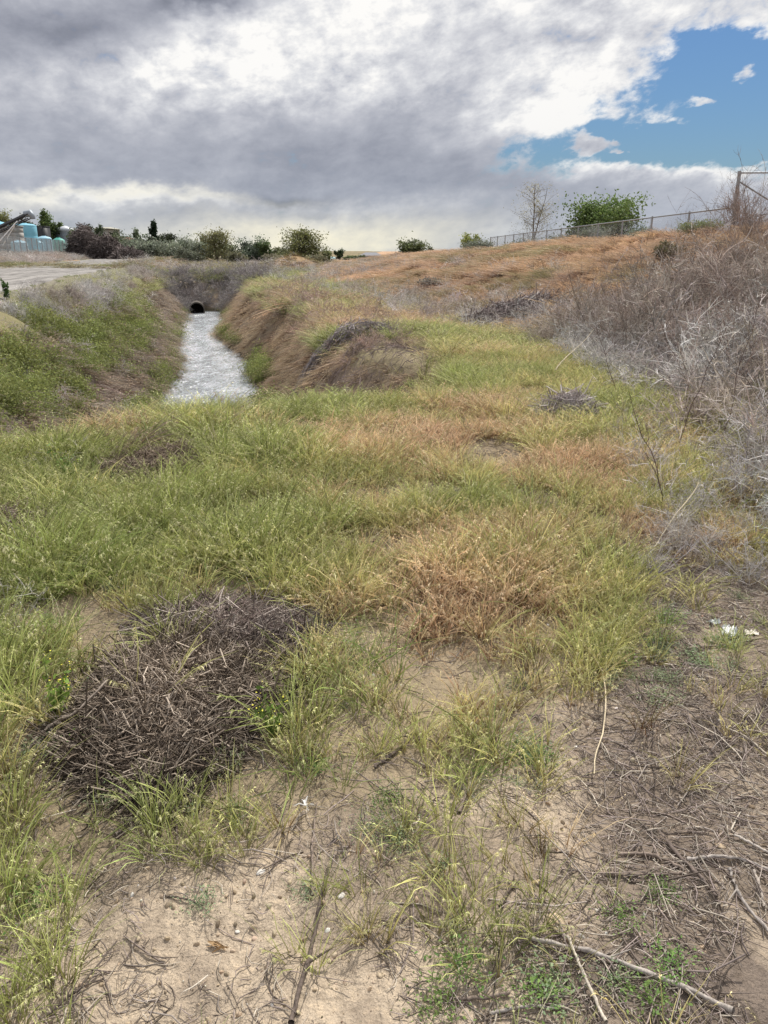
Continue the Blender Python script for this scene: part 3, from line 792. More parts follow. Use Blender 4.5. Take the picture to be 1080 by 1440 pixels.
x, y, sw, sz_, n, n2, hn, thick, headw, bermw, roadl, upL, tt = [q[k] for q in (x, y, sw, sz_, n, n2, hn, thick, headw, bermw, roadl, upL, tt)]; N = len(x)
c = lerp(np.tile([.45, .415, .39], (N, 1)), np.array([.66, .63, .61]), S(.35, .65, n)); c = lerp(c, np.array([.44, .34, .27]), S(.5, .62, n2) * .6)
c = np.where(headw[:, None] > 0, np.array([.36, .325, .32]) * RNG.uniform(.5, 1.2, (N, 1)), c); hsw = np.where(headw, 1.35, 1.0); c = np.where(bermw[:, None], np.array([.43, .31, .26]), c)
hs = hsw * RNG.uniform(.55, 1.1, N) * np.where(upL, .7, 1) * np.where(roadl, .8, 1) * np.where((tt > -.02) & (y < 16), 1.05, .85)
hs = hs * np.where((y < 16), S(-.1, .25, tt) * .5 + .6, 1)
scatter('dead_weed_thicket', weeds + weeds_c, place(x, y, .03), np.column_stack([RNG.normal(0, .3, (N, 2)), RNG.uniform(0, 6.28, N)]), np.column_stack([sw * hs, sw * hs, hs * sz_]), jit(c, N, .2),
        idx=np.where((y < 5.5) & (RNG.uniform(0, 1, N) < .75), RNG.integers(0, 5, N), RNG.integers(5, 11, N)),
        label='tangle of grey leafless dead weeds on the right slope and ditch edges', cat='dead weeds')
print('weeds', N)
x, y, sw, sz_ = cand(2.2, WB[:4], xl=lambda y: .1 * y, xr=lambda y: .6 * y + 3)
d, tt, e, z, n, n2, flat, meadow, right = masks(x, y)
k = RNG.uniform(0, 1, len(x)) < ((tt > .04) * (tt < 1.25) * S(0, -2, y - np.interp(tt, [0, .5, 1], [17, 15, 19])) * .9 + (tt > .95) * (tt < 1.5) * (y > 14) * (y < 24) * .5) * (y > 4.5)
x, y, n = x[k], y[k], n[k]; N = len(x)
scatter('upright_weed_stalks', stalks, place(x, y, .03), np.column_stack([RNG.normal(0, .22, (N, 2)), RNG.uniform(0, 6.28, N)]), RNG.uniform(.6, 1.1, N), jit(np.tile([.25, .185, .15], (N, 1)), N, .3),
        label='thin upright brown stalks standing out of the dead weed tangle', cat='dead stalks')
print('stalks', N)

# grey green ground weeds ---------------------------------------------
x, y, sw, sz_ = cand(190, BANDS[:2])
gg = inpatch(x, y, GREYGREEN); _, tt, _ = zones(x, y)
k = RNG.uniform(0, 1, len(x)) < np.maximum(gg * .8, .05) * (tt < .1) * S(.35, .5, fbm(x * 6, y * 6, 3, 9))
x, y = x[k], y[k]; N = len(x)
scatter('ground_herbs', herbs, place(x, y, .004), np.column_stack([RNG.normal(0, .15, (N, 2)), RNG.uniform(0, 6.28, N)]), RNG.uniform(.4, 1.15, N), jit(lerp(np.tile([.22, .29, .17], (N, 1)), np.array([.15, .27, .075]), RNG.uniform(0, 1, N) > .75), N),
        label='low grey green herbs creeping over the bare ground on the right', cat='weeds')

# plant litter: straws and twig bits -----------------------------------
m_litter, nt, out = new_mat('dead_stems')
lc = attr(nt, 'tone').outputs['Color']; p_ = pos(nt)
q1 = noise(nt, p_, 160, 4, .7)
cc_ = mixc(nt, 1.0, lc, ramp(nt, q1, [(.3, (.6, .6, .6)), (.6, (1.15, 1.15, 1.15))]), 'MULTIPLY')
bsdf(nt, out, cc_, .85, .15, 0, bump(nt, q1, .5, .002))
def litter(n_, xr_, yr_, prob, L, R, mb, tone, lift=.012):
    x = RNG.uniform(xr_[0], xr_[1], n_); y = RNG.uniform(yr_[0], yr_[1], n_)
    k = (RNG.uniform(0, 1, n_) < prob(x, y)) & (np.abs(x) < .6 * y + 1); x, y = x[k], y[k]; N = len(x)
    a = RNG.uniform(0, 2 * PI, N) if True else 0; l = L[0] + (L[1] - L[0]) * RNG.uniform(0, 1, N) ** 2.5
    t = np.linspace(-.5, .5, 4)[None]
    bend = RNG.normal(0, .12, (N, 1)) * (t ** 2) * 4
    px = x[:, None] + (np.cos(a)[:, None] * t - np.sin(a)[:, None] * bend) * l[:, None]
    py = y[:, None] + (np.sin(a)[:, None] * t + np.cos(a)[:, None] * bend) * l[:, None]
    r = RNG.uniform(R[0], R[1], N)
    pz = terr(px, py) + RNG.uniform(0, lift, (N, 1)) + r[:, None] + t * RNG.normal(0, .12, (N, 1)) * l[:, None]
    T = np.array(tone)[RNG.integers(0, len(tone), N)] * RNG.uniform(.6, 1.25, (N, 1))
    mb.tubes(np.stack([px, py, pz], -1), np.repeat(r[:, None], 4, 1) * np.array([[.8, 1, .9, .5]]), 3, tone=np.repeat(T[:, None], 4, 1))
TONES = [(.36, .31, .27), (.26, .21, .18), (.15, .12, .10), (.50, .44, .36), (.32, .26, .235)]
mb = MB()
def p_right(x, y):
    d, tt, e, z, n, n2, flat, meadow, right = masks(x, y)
    return (right * (1 - .5 * inpatch(x, y, SOIL)) + .45) * S(.35, .55, fbm(x * 2.5, y * 2.5, 3, 91) + .1 * right) * (1 - .6 * meadow)
litter(170000, (-3, 4), (.75, 5.5), p_right, (.012, .09), (.0006, .0018), mb, TONES)
litter(16000, (-3, 4), (.75, 5.5), p_right, (.06, .28), (.001, .003), mb, TONES)
litter(30000, (-4, 4), (2, 9), lambda x, y: inpatch(x, y, DEAD, 2) * .9 + .12, (.04, .22), (.0009, .0024), mb, [(.17, .135, .12), (.11, .085, .075), (.26, .22, .19)], .05)
tag(mb.build('plant_litter', m_litter), 'broken straw and twig bits strewn over the bare ground', 'litter', None, 'stuff')

# pebbles and clods
def pebble_mesh(seed, mat):
    import bmesh
    bm = bmesh.new(); bmesh.ops.create_icosphere(bm, subdivisions=2, radius=1)
    for v_ in bm.verts:
        f = 1 + .30 * (mnoise.noise(v_.co * 1.1 + Vector((seed * 7.1, 0, 0)))) + .05 * mnoise.noise(v_.co * 4 + Vector((seed, 3, 0)))
        v_.co = Vector((v_.co.x * f * 1.15, v_.co.y * f, v_.co.z * f * .65))
    me = bpy.data.meshes.new('pebble'); bm.to_mesh(me); bm.free(); me.materials.append(mat)
    at = me.attributes.new('k', 'FLOAT_COLOR', 'POINT')
    at.data.foreach_set('color', np.tile([1, 0, 0, 1], len(me.vertices)).astype(np.float32))
    return me
m_peb = veg_mat('pebbles', trans=0.0, rough=.9, spec=.15)
pebs = [pebble_mesh(i, m_peb) for i in range(5)]
n_ = 30000
x = RNG.uniform(-2.5, 3, n_); y = RNG.uniform(.75, 4.5, n_)
k = RNG.uniform(0, 1, n_) < S(.38, .6, fbm(x * 3, y * 3, 3, 71)) * (1 - .85 * masks(x, y)[7]); x, y = x[k], y[k]; N = len(x)
s_ = .0017 + .007 * RNG.uniform(0, 1, N) ** 4
c = lerp(np.tile([.38, .30, .21], (N, 1)), np.array([.62, .58, .52]), RNG.uniform(0, 1, N) > .93)
scatter('pebbles', pebs, place(x, y, 0), RNG.uniform(0, 6.28, (N, 3)), s_, jit(c, N, .2), label='small pebbles and soil crumbs on the bare ground', cat='pebbles')

# ================================================================== THINGS
def at(u, v, Yd):
    rx, ry, rz = ray(u, v); s = Yd / ry
    return rx * s, Yd, EYE + rz * s

# ------------------------------------------------------------------ brush heaps and fallen branches
def twig_tone(N, tones, lo=.65, hi=1.25):
    return np.array(tones)[RNG.integers(0, len(tones), N)] * RNG.uniform(lo, hi, (N, 1))
def heap(name, label, group, cx, cy_, rx, ry, H, n_, L=(.06, .34), R=(.0010, .0030), tones=((.17, .13, .095), (.10, .076, .058), (.27, .22, .165)), spurs=True, res=6, tone_top=None):
    z0 = gz(cx, cy_)
    mb = MB()
    a = RNG.uniform(0, 2 * PI, n_); rr = np.sqrt(RNG.uniform(0, 1, n_))
    lump = 1 + .35 * (fbm(np.cos(a) * 1.5 + cx * 3, np.sin(a) * 1.5 + cy_, 3, 5) - .5) * 2
    px = np.cos(a) * rr * rx * lump; py = np.sin(a) * rr * ry * lump
    top = H * np.clip(1 - rr ** 2.2, 0, 1) * (.6 + .8 * fbm(px * 3 / rx, py * 3 / ry, 3, int(abs(cx * 10)) + 3))
    pz = top * RNG.uniform(0, 1, n_) ** .35
    l = L[0] + (L[1] - L[0]) * RNG.uniform(0, 1, n_) ** 1.8
    ad = RNG.uniform(0, 2 * PI, n_)
    dr = np.stack([np.cos(ad), np.sin(ad), RNG.normal(-.05, .3, n_)], -1)
    dr[:, 2] -= rr * .25 * (np.cos(ad) * np.cos(a) + np.sin(ad) * np.sin(a)) * (H / max(rx, ry)) * 3
    dr = unit(dr); t = np.linspace(-.5, .5, res)
    side = unit(np.cross(dr, RNG.normal(size=(n_, 3)))); c2 = RNG.normal(0, .16, (n_, 1))
    wig = RNG.normal(0, .028, (n_, res, 3))
    C = np.stack([px, py, pz], -1)
    P = C[:, None] + (dr[:, None] * t[None, :, None] + side[:, None] * (c2[:, None] * (t ** 2 * 4)[None, :, None]) + wig) * l[:, None, None]
    gzz = terr(P[..., 0] + cx, P[..., 1] + cy_) - z0
    P[..., 2] = np.maximum(P[..., 2] + gzz, gzz + .002)
    r = RNG.uniform(R[0], R[1], n_) * (.6 + .8 * l / L[1])
    T = twig_tone(n_, tones) * (.62 + .95 * np.clip(pz / max(H, .01), 0, 1))[:, None]  # twigs toned lighter towards the top: light on the heap painted in
    mb.tubes(P, r[:, None] * np.interp(t, [-.5, 0, .5], [1, .85, .45])[None], 3, tone=np.repeat(T[:, None], res, 1))
    if spurs:
        m = n_ * 3; q = RNG.integers(0, n_, m); i = RNG.integers(0, res - 1, m)
        st = P[q, i]; sd_ = unit(RNG.normal(size=(m, 3))) * RNG.uniform(.006, .026, (m, 1))
        mb.tubes(np.stack([st, st + sd_], 1), np.stack([r[q] * .55, r[q] * .3], 1), 2, tone=np.repeat((T[q] * 1.15)[:, None], 2, 1))
    o = mb.build(name, m_litter, None, loc=(cx, cy_, z0)); tag(o, label, 'brush heap', group)
    return o
h = patch(245, 992, 172, 130)
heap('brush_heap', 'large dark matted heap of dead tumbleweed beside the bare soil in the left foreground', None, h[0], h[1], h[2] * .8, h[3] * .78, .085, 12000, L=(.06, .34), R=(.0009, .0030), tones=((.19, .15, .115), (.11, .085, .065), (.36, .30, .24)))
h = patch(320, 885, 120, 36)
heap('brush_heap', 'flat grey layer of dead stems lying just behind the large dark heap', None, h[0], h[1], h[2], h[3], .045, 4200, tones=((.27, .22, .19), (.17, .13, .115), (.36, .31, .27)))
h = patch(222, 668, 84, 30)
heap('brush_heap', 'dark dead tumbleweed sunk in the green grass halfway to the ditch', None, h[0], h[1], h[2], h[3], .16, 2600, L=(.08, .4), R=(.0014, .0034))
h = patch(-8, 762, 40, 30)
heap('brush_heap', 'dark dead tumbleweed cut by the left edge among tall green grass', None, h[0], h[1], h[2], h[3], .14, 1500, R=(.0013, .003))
h = patch(478, 566, 36, 22)
heap('brush_heap', 'grey tumbleweed lying in the hollow at the far end of the meadow rim', None, h[0], h[1], h[2], h[3], .2, 1500, L=(.1, .4), R=(.002, .005), tones=((.25, .2, .19), (.17, .13, .12)))
h = patch(715, 452, 40, 22)
heap('brush_heap', 'dark grey tumbleweed lodged at the foot of the tan slope', None, h[0], h[1], h[2], min(h[3] * .4, h[2]), .42, 2600, L=(.2, .7), R=(.004, .010), tones=((.20, .165, .155), (.13, .10, .095), (.3, .26, .25)), spurs=False)
h = patch(800, 588, 46, 22)
heap('brush_heap', 'pale grey tumbleweed resting at the edge of the thicket beside the meadow', None, h[0], h[1], h[2], min(h[3] * .7, h[2]), .24, 1800, L=(.1, .5), R=(.0016, .004), tones=((.34, .30, .29), (.24, .2, .19), (.44, .40, .39)))
h = patch(475, 492, 36, 16)
heap('brush_heap', 'bluish grey dead bush on top of the right ditch bank', None, h[0], h[1], h[2] * .55, min(h[3] * .4, h[2] * .55), .35, 900, L=(.15, .6), R=(.003, .007), tones=((.30, .265, .265), (.22, .19, .19)), spurs=False)

def branch(label, pts, r0, r1, tone, knots=.12, name='fallen_branch', cat='branch', lift=.006, twigs=(), group=None, z=None, n=22):
    """pts are places on the photograph (u, v); the branch lies on the ground along them"""
    g = [gp(*p) for p in pts]; c = g[0]
    pth = smooth_path(g, n); zz = terr(pth[:, 0], pth[:, 1])
    zz = np.convolve(np.pad(zz, 3, 'edge'), np.ones(7) / 7, 'valid')
    zz = np.maximum(zz, terr(pth[:, 0], pth[:, 1]) - .004)
    R = np.linspace(r0, r1, n) * (1 + knots * RNG.normal(0, 1, n))
    z0 = gz(*c)
    lf = lift if z is None else np.interp(np.linspace(0, 1, n), np.linspace(0, 1, len(z)), z)
    P = np.stack([pth[:, 0] - c[0], pth[:, 1] - c[1], zz - z0 + R * .8 + lf], -1)
    P[:, :2] += RNG.normal(0, r0 * .25, (n, 2))
    mb = MB(); T = np.array(tone)[None, None] * RNG.uniform(.8, 1.15, (1, n, 1)) * np.ones((1, n, 3))
    mb.tubes(P[None], R[None], 7, tone=T)
    for (f, ang, ln) in twigs:
        i = int(f * (n - 2)); dv = P[i + 1] - P[i]; a = math.atan2(dv[1], dv[0]) + ang
        q = np.array([P[i] + np.array([math.cos(a), math.sin(a), .12]) * ln * s_ + [0, 0, .0] for s_ in np.linspace(0, 1, 5)])
        mb.tubes(q[None], np.linspace(R[i] * .6, R[i] * .25, 5)[None], 5, tone=np.array(tone) * .9)
    o = mb.build(name, m_litter, None, True, (c[0], c[1], z0)); tag(o, label, cat, group)
    return o
GREY, DARK, PALE, BRN = (.36, .32, .285), (.115, .09, .075), (.52, .46, .38), (.24, .19, .155)
branch('long weathered grey branch running to the bottom right corner', [(745, 1331), (830, 1352), (900, 1376), (985, 1410), (1030, 1436)], .0050, .0066, GREY, twigs=[(.35, .6, .06), (.7, -.7, .05)])
branch('pale straight stick crossing the long grey branch at the bottom edge', [(795, 1346), (815, 1385), (838, 1425), (850, 1455)], .0035, .0042, PALE, lift=.016)
branch('long dark curved branch rising from the bottom edge left of centre', [(408, 1450), (435, 1370), (448, 1300), (462, 1235)], .0062, .0042, DARK, .2, twigs=[(.3, -.9, .07), (.55, .8, .05)])
branch('slim dark stick above the long dark curved branch', [(440, 1268), (440, 1205), (446, 1140)], .0036, .0024, BRN)
branch('dark bent twig right of the middle with pale end', [(645, 1150), (661, 1105), (668, 1040)], .0055, .0036, BRN, .2)
branch('short thick dark stick left of the bent twig', [(527, 1092), (550, 1072), (576, 1048)], .0058, .0040, DARK, .2)
branch('pale arched grass stem curving over the soil right of centre', [(818, 915), (842, 950), (850, 990), (847, 1040), (836, 1078), (834, 1100)], .0030, .0022, (.62, .52, .36), .05, 'dead_stalk', 'stem', lift=.03)
branch('straight straw coloured stem beside the arched stem', [(822, 880), (850, 908), (882, 945)], .0035, .0022, (.58, .46, .32), .05, 'dead_stalk', 'stem', lift=.02)
branch('long thin curved stem hooking round below the herbs', [(900, 975), (950, 1003), (1000, 1006), (1022, 992)], .0026, .0016, (.45, .38, .29), .05, 'dead_stalk', 'stem')
branch('grey brown branch lying across the litter above the tangle of sticks', [(868, 1200), (915, 1213), (962, 1236)], .0055, .0040, BRN, .15)
branch('horizontal dark stick below the grey brown branch', [(845, 1241), (905, 1243), (962, 1246)], .0046, .0034, BRN, .2, twigs=[(.5, .5, .05)])
branch('thick dark branch angled steeply through the stick tangle', [(938, 1190), (960, 1225), (1002, 1282)], .0062, .0045, (.17, .135, .115), .15)
branch('long grey branch pointing to the right edge over the tangle', [(965, 1222), (1020, 1222), (1090, 1240)], .0050, .0042, GREY, .12)
branch('pale split stick slanting down beside the right edge', [(1030, 1192), (1060, 1206), (1092, 1222)], .0042, .0036, (.45, .40, .35), .1)
branch('grey branch running steeply down to the right edge', [(1024, 1228), (1040, 1275), (1085, 1332)], .0052, .0040, GREY, .15, twigs=[(.4, -.8, .06)])
branch('pale stick standing steep left of the right edge', [(1057, 1238), (1066, 1265), (1071, 1290)], .0048, .0040, (.46, .40, .34), .1)
branch('dark forked stick on the sandy patch', [(702, 1292), (716, 1265), (730, 1240)], .0046, .0030, DARK, .2, twigs=[(.4, .5, .04)])
branch('dark stick pointing out of the bare soil at lower left', [(70, 1448), (110, 1415), (150, 1391)], .0036, .0022, DARK, .15)
branch('short dark twig upright beside the lower left stick', [(70, 1385), (78, 1360), (82, 1338)], .0030, .0022, BRN, .15)
branch('horizontal grey brown stick near the bottom edge', [(640, 1413), (678, 1409), (716, 1411)], .0048, .0040, BRN, .1)
branch('second horizontal stick just under the grey brown one', [(690, 1432), (740, 1428), (778, 1430)], .0045, .0030, GREY, .1)
branch('bleached root like branch leaving the left side of the large heap', [(42, 1062), (78, 1034), (118, 1024), (160, 1000)], .0062, .0035, (.40, .33, .27), .15, z=[.01, .05, .08, .13], twigs=[(.6, .5, .08)])
branch('pale stem lying on top of the flat grey layer', [(170, 915), (225, 905), (282, 891)], .0040, .0028, (.40, .34, .29), .1, z=[.06, .09, .10])
branch('long thin dark stem along the litter toward the right edge', [(965, 915), (1020, 906), (1085, 905)], .0048, .0034, BRN, .1)
branch('thin pale stem reaching from the thicket down to the litter', [(975, 735), (945, 762), (915, 790), (885, 815)], .0036, .0024, (.50, .43, .30), .05, 'dead_stalk', 'stem', z=[.25, .15, .06, .02])
branch('thin pale stem lying level under the thicket', [(905, 782), (970, 777), (1040, 781)], .0034, .0024, (.44, .38, .31), .05, 'dead_stalk', 'stem', z=[.02, .05, .12])
branch('slanting pale stem at the right below the herbs', [(1020, 1030), (1050, 1050), (1090, 1072)], .0040, .0030, (.48, .42, .34), .05, 'dead_stalk', 'stem')
branch('bleached straight stem leaning over the thicket foot toward the meadow', [(780, 535), (830, 512)], .006, .004, (.55, .48, .36), .03, 'dead_stalk', 'stem', z=[.12, .5])

# standing dark stick in the meadow
x0, y0 = gp(455, 694)
mb = MB(); mb.tubes(np.array([[[0, 0, -.02], [.004, 0, .05], [-.002, .004, .1], [.008, 0, .155]]]), np.array([[.007, .006, .006, .004]]), 6, tone=(.05, .035, .03))
mb.tubes(np.array([[[0, 0, .09], [.02, 0, .115], [.028, 0, .14]]]), np.array([[.004, .003, .002]]), 5, tone=(.05, .035, .03))
tag(mb.build('standing_stick', m_litter, None, True, (x0, y0, gz(x0, y0))), 'short charred looking stick standing upright in the reddish meadow', 'stick')

# tall single dark weed stems on the right slope
def tall_stem(u, v, hgt, lean, label, tone=(.13, .09, .08)):
    x0, y0 = gp(u, v); z0 = gz(x0, y0)
    t = np.linspace(0, 1, 9); P = np.stack([lean * t ** 1.3 * hgt, RNG.normal(0, .01, 9), t * hgt], -1) + RNG.normal(0, .008, (9, 3)); P[0] = (0, 0, -.03)
    mb = MB().tubes(P[None], np.linspace(.004, .0016, 9)[None], 5, tone=tone)
    for i in range(16):
        f = RNG.uniform(.25, .97) * 8; j = int(f); st = P[j] + (P[min(j + 1, 8)] - P[j]) * (f - j)
        a = RNG.uniform(0, 6.28); l = RNG.uniform(.08, .3) * (1.2 - f / 9)
        e_ = st + np.array([math.cos(a) * .7, math.sin(a) * .7, RNG.uniform(.4, 1)]) * l
        st = st - (P[min(j + 1, 8)] - P[j]) * .02
        mb.tubes(np.array([[st, (st + e_) / 2 + RNG.normal(0, .01, 3), e_]]), np.array([[.002, .0015, .001]]), 3, tone=tone)
    tag(mb.build('weed_stem', m_litter, None, True, (x0, y0, z0)), label, 'weed stem')
tall_stem(948, 640, 1.15, .28, 'tallest dark weed stem standing in front of the grey thicket')
tall_stem(1012, 640, 1.35, .12, 'dark branching weed stem by the right edge of the thicket')
tall_stem(868, 575, .9, -.35, 'dark weed stem leaning left out of the thicket')
tall_stem(930, 720, .75, -.4, 'thin dark stem leaning over the green grass below the thicket')
tall_stem(905, 520, 1.0, .45, 'brown weed stem leaning right high in the thicket', (.2, .14, .11))

# litter and pale finds
m_plastic = plain('crumpled_white_plastic', (.66, .67, .68), .4, .4, var=.1)
def crumple(name, label, cat, u, v, w_, d_, h_, rz, mat, seed, nn=14):
    x0, y0 = gp(u, v)
    a = np.linspace(-1, 1, nn); A, B = np.meshgrid(a, a)
    Zc = np.abs(fbm(A * 2.2 + seed, B * 2.2, 4, seed) - .5) * 2.6 * h_ + .002
    A2 = A + (fbm(A * 2, B * 2, 2, seed + 1) - .5) * .9; B2 = B + (fbm(A * 2, B * 2, 2, seed + 2) - .5) * .9
    V = np.stack([A2 * w_ / 2 * (1 - .4 * B ** 2 * (A > 0)), B2 * d_ / 2, Zc], -1).reshape(-1, 3)
    i = np.arange(nn * nn).reshape(nn, nn); F = np.stack([i[:-1, :-1], i[:-1, 1:], i[1:, 1:], i[1:, :-1]], -1).reshape(-1, 4)
    o = link(name, mk_mesh(name, V, F, [mat]), None, (x0, y0, gz(x0, y0) + .004)); o.rotation_euler = (0, 0, rz); tag(o, label, cat)
crumple('plastic_scrap', 'brightest white crumpled plastic scrap in the litter near the right edge', 'litter', 1025, 893, .06, .085, .035, -.5, m_plastic, 3)
crumple('plastic_scrap', 'dull grey curl of plastic just left of the bright white scrap', 'litter', 1003, 882, .06, .03, .03, .3, plain('dull_plastic', (.55, .58, .56), .4, .4), 9)
crumple('paper_scrap', 'small off white paper scrap right of the bright plastic', 'litter', 1056, 897, .06, .035, .02, .1, plain('paper', (.74, .68, .60), .8, .1), 5)
m_bone = plain('bleached', (.56, .53, .48), .8, .2)
def stone(label, u, v, s_, mat, seed, flat=.65):
    x0, y0 = gp(u, v); me = pebble_mesh(seed, mat); me.name = 'stone'
    me.transform(Matrix.Diagonal((s_, s_ * .8, s_ * flat, 1)))
    for p in me.polygons: p.use_smooth = True
    o = link('stone', me, None, (x0, y0, gz(x0, y0) + s_ * flat * .2)); o.rotation_euler = (0, 0, seed); tag(o, label, 'stone')
m_clod = plain('sandstone', (.42, .33, .225), .95, .1, var=.3, scale=60)
stone('rounded pale sandy clod on the bare patch at lower right', 783, 1304, .028, m_clod, 2, .28)
stone('off white stone between the grass tufts left of the bent twig', 480, 1262, .011, m_bone, 4)
stone('white pebble on the bare soil at lower left', 334, 1312, .006, m_bone, 6)
stone('pale flake of stone beside the orange leaf scraps', 367, 1236, .012, m_bone, 7, .3)
stone('small white pebble near the bottom of the sandy patch', 170, 1417, .006, m_bone, 8)
stone('cream pebble beside the long dark curved branch', 443, 1311, .010, m_clod, 9)
stone('whitish lump of rock in the stick tangle near the right edge', 1010, 1206, .013, m_clod, 12, .4)
# bleached skeleton of a small plant
x0, y0 = gp(430, 1158)
mb = MB()
for i in range(11):
    a = RNG.uniform(0, 6.28); l = RNG.uniform(.012, .034)
    mb.tubes(np.array([[[0, 0, .012], [math.cos(a) * l * .5, math.sin(a) * l * .5, .02], [math.cos(a) * l, math.sin(a) * l, .012 + RNG.uniform(-.008, .02)]]]), np.array([[.0022, .002, .0012]]), 4, tone=(.72, .70, .66))
tag(mb.build('bleached_sprig', m_litter, None, False, (x0, y0, gz(x0, y0) + .03)), 'tiny bleached white sprig at the lower edge of the green grass', 'sprig')
# curled orange leaf scraps
x0, y0 = gp(305, 1342)
mb = MB()
for i in range(6):
    a = RNG.uniform(-.6, .6); l = RNG.uniform(.015, .032); o_ = RNG.normal(0, .006, 2)
    mb.tubes(np.array([[[o_[0] - math.cos(a) * l, o_[1] - math.sin(a) * l, .004], [o_[0], o_[1], .012], [o_[0] + math.cos(a) * l, o_[1] + math.sin(a) * l, .003]]]), np.array([[.001, .0042, .001]]), 2, tone=(.38, .25, .13))
tag(mb.build('dry_leaf', m_litter, None, False, (x0, y0, gz(x0, y0))), 'curled orange brown leaf scraps on the bare soil at lower left', 'leaf')

# yellow flowering plants in the left grass, seedling by the road, poplar shoot
m_flow = plain('yellow_petals', (.72, .66, .08), .6, .2)
m_gl = veg_mat('plant_leaf', instanced=False, tipped=False)
def leafplant(name, label, cat, u, v, hgt, leafc, n_=160, wd=.3, flower=True, leafs=.014, conic=False):
    x0, y0 = gp(u, v); z0 = gz(x0, y0)
    root = empty(name, (x0, y0, z0)); tag(root, label, cat)
    st = MB(); tips = []
    for i in range(7):
        a = RNG.uniform(0, 6.28); t = np.linspace(0, 1, 6); hh = hgt * RNG.uniform(.6, 1)
        P = np.stack([math.cos(a) * wd * hgt * t ** 1.4, math.sin(a) * wd * hgt * t ** 1.4, hh * t], -1); tips.append(P)
        st.tubes(P[None], np.linspace(.0035, .0015, 6)[None] * max(1, hgt), 4, tone=(.16, .20, .07))
    st.build('stem', m_litter, root)
    T = np.array(tips); q = RNG.integers(0, 7, n_); f = RNG.uniform(.15 if conic else .1, .98, n_) * 5; i = np.minimum(f.astype(int), 4)
    C = T[q, i] + (T[q, i + 1] - T[q, i]) * (f - i)[:, None]
    C += RNG.normal(0, .05, (n_, 3)) * hgt * ((1.25 - f / 5)[:, None] if conic else .9)
    V, F = leaf_quads(C, leafs)
    mb = MB(); mb.add(V, F, col=np.repeat(jit(np.tile(leafc, (n_, 1)), n_, .2), 4, 0), k=np.repeat(np.stack([RNG.uniform(.7, 1.2, n_), np.zeros(n_), np.zeros(n_)], -1), 4, 0))
    mb.build('leaves', m_gl, root)
    if flower:
        C = T[:, -1][RNG.integers(0, 7, 40)] + RNG.normal(0, .014, (40, 3)); V, F = leaf_quads(C, .006, flat=.5, aspect=1.1)
        MB().add(V, F).build('blossom', m_flow, root)
leafplant('mustard_plant', 'bright green weed with small yellow flowers left of the large heap', 'plant', 80, 1020, .24, (.20, .30, .06))
leafplant('mustard_plant', 'yellow flowered weed standing tall in the green grass at the far left', 'plant', 100, 690, .36, (.16, .24, .06), leafs=.018)
leafplant('mustard_plant', 'small yellow flowered sprout below the heap at its right end', 'plant', 385, 1050, .18, (.18, .27, .06))
leafplant('poplar_shoot', 'lone dark green sapling at the road edge by the left frame', 'sapling', 10, 424, .48, (.09, .16, .045), 420, .13, False, .035, True)

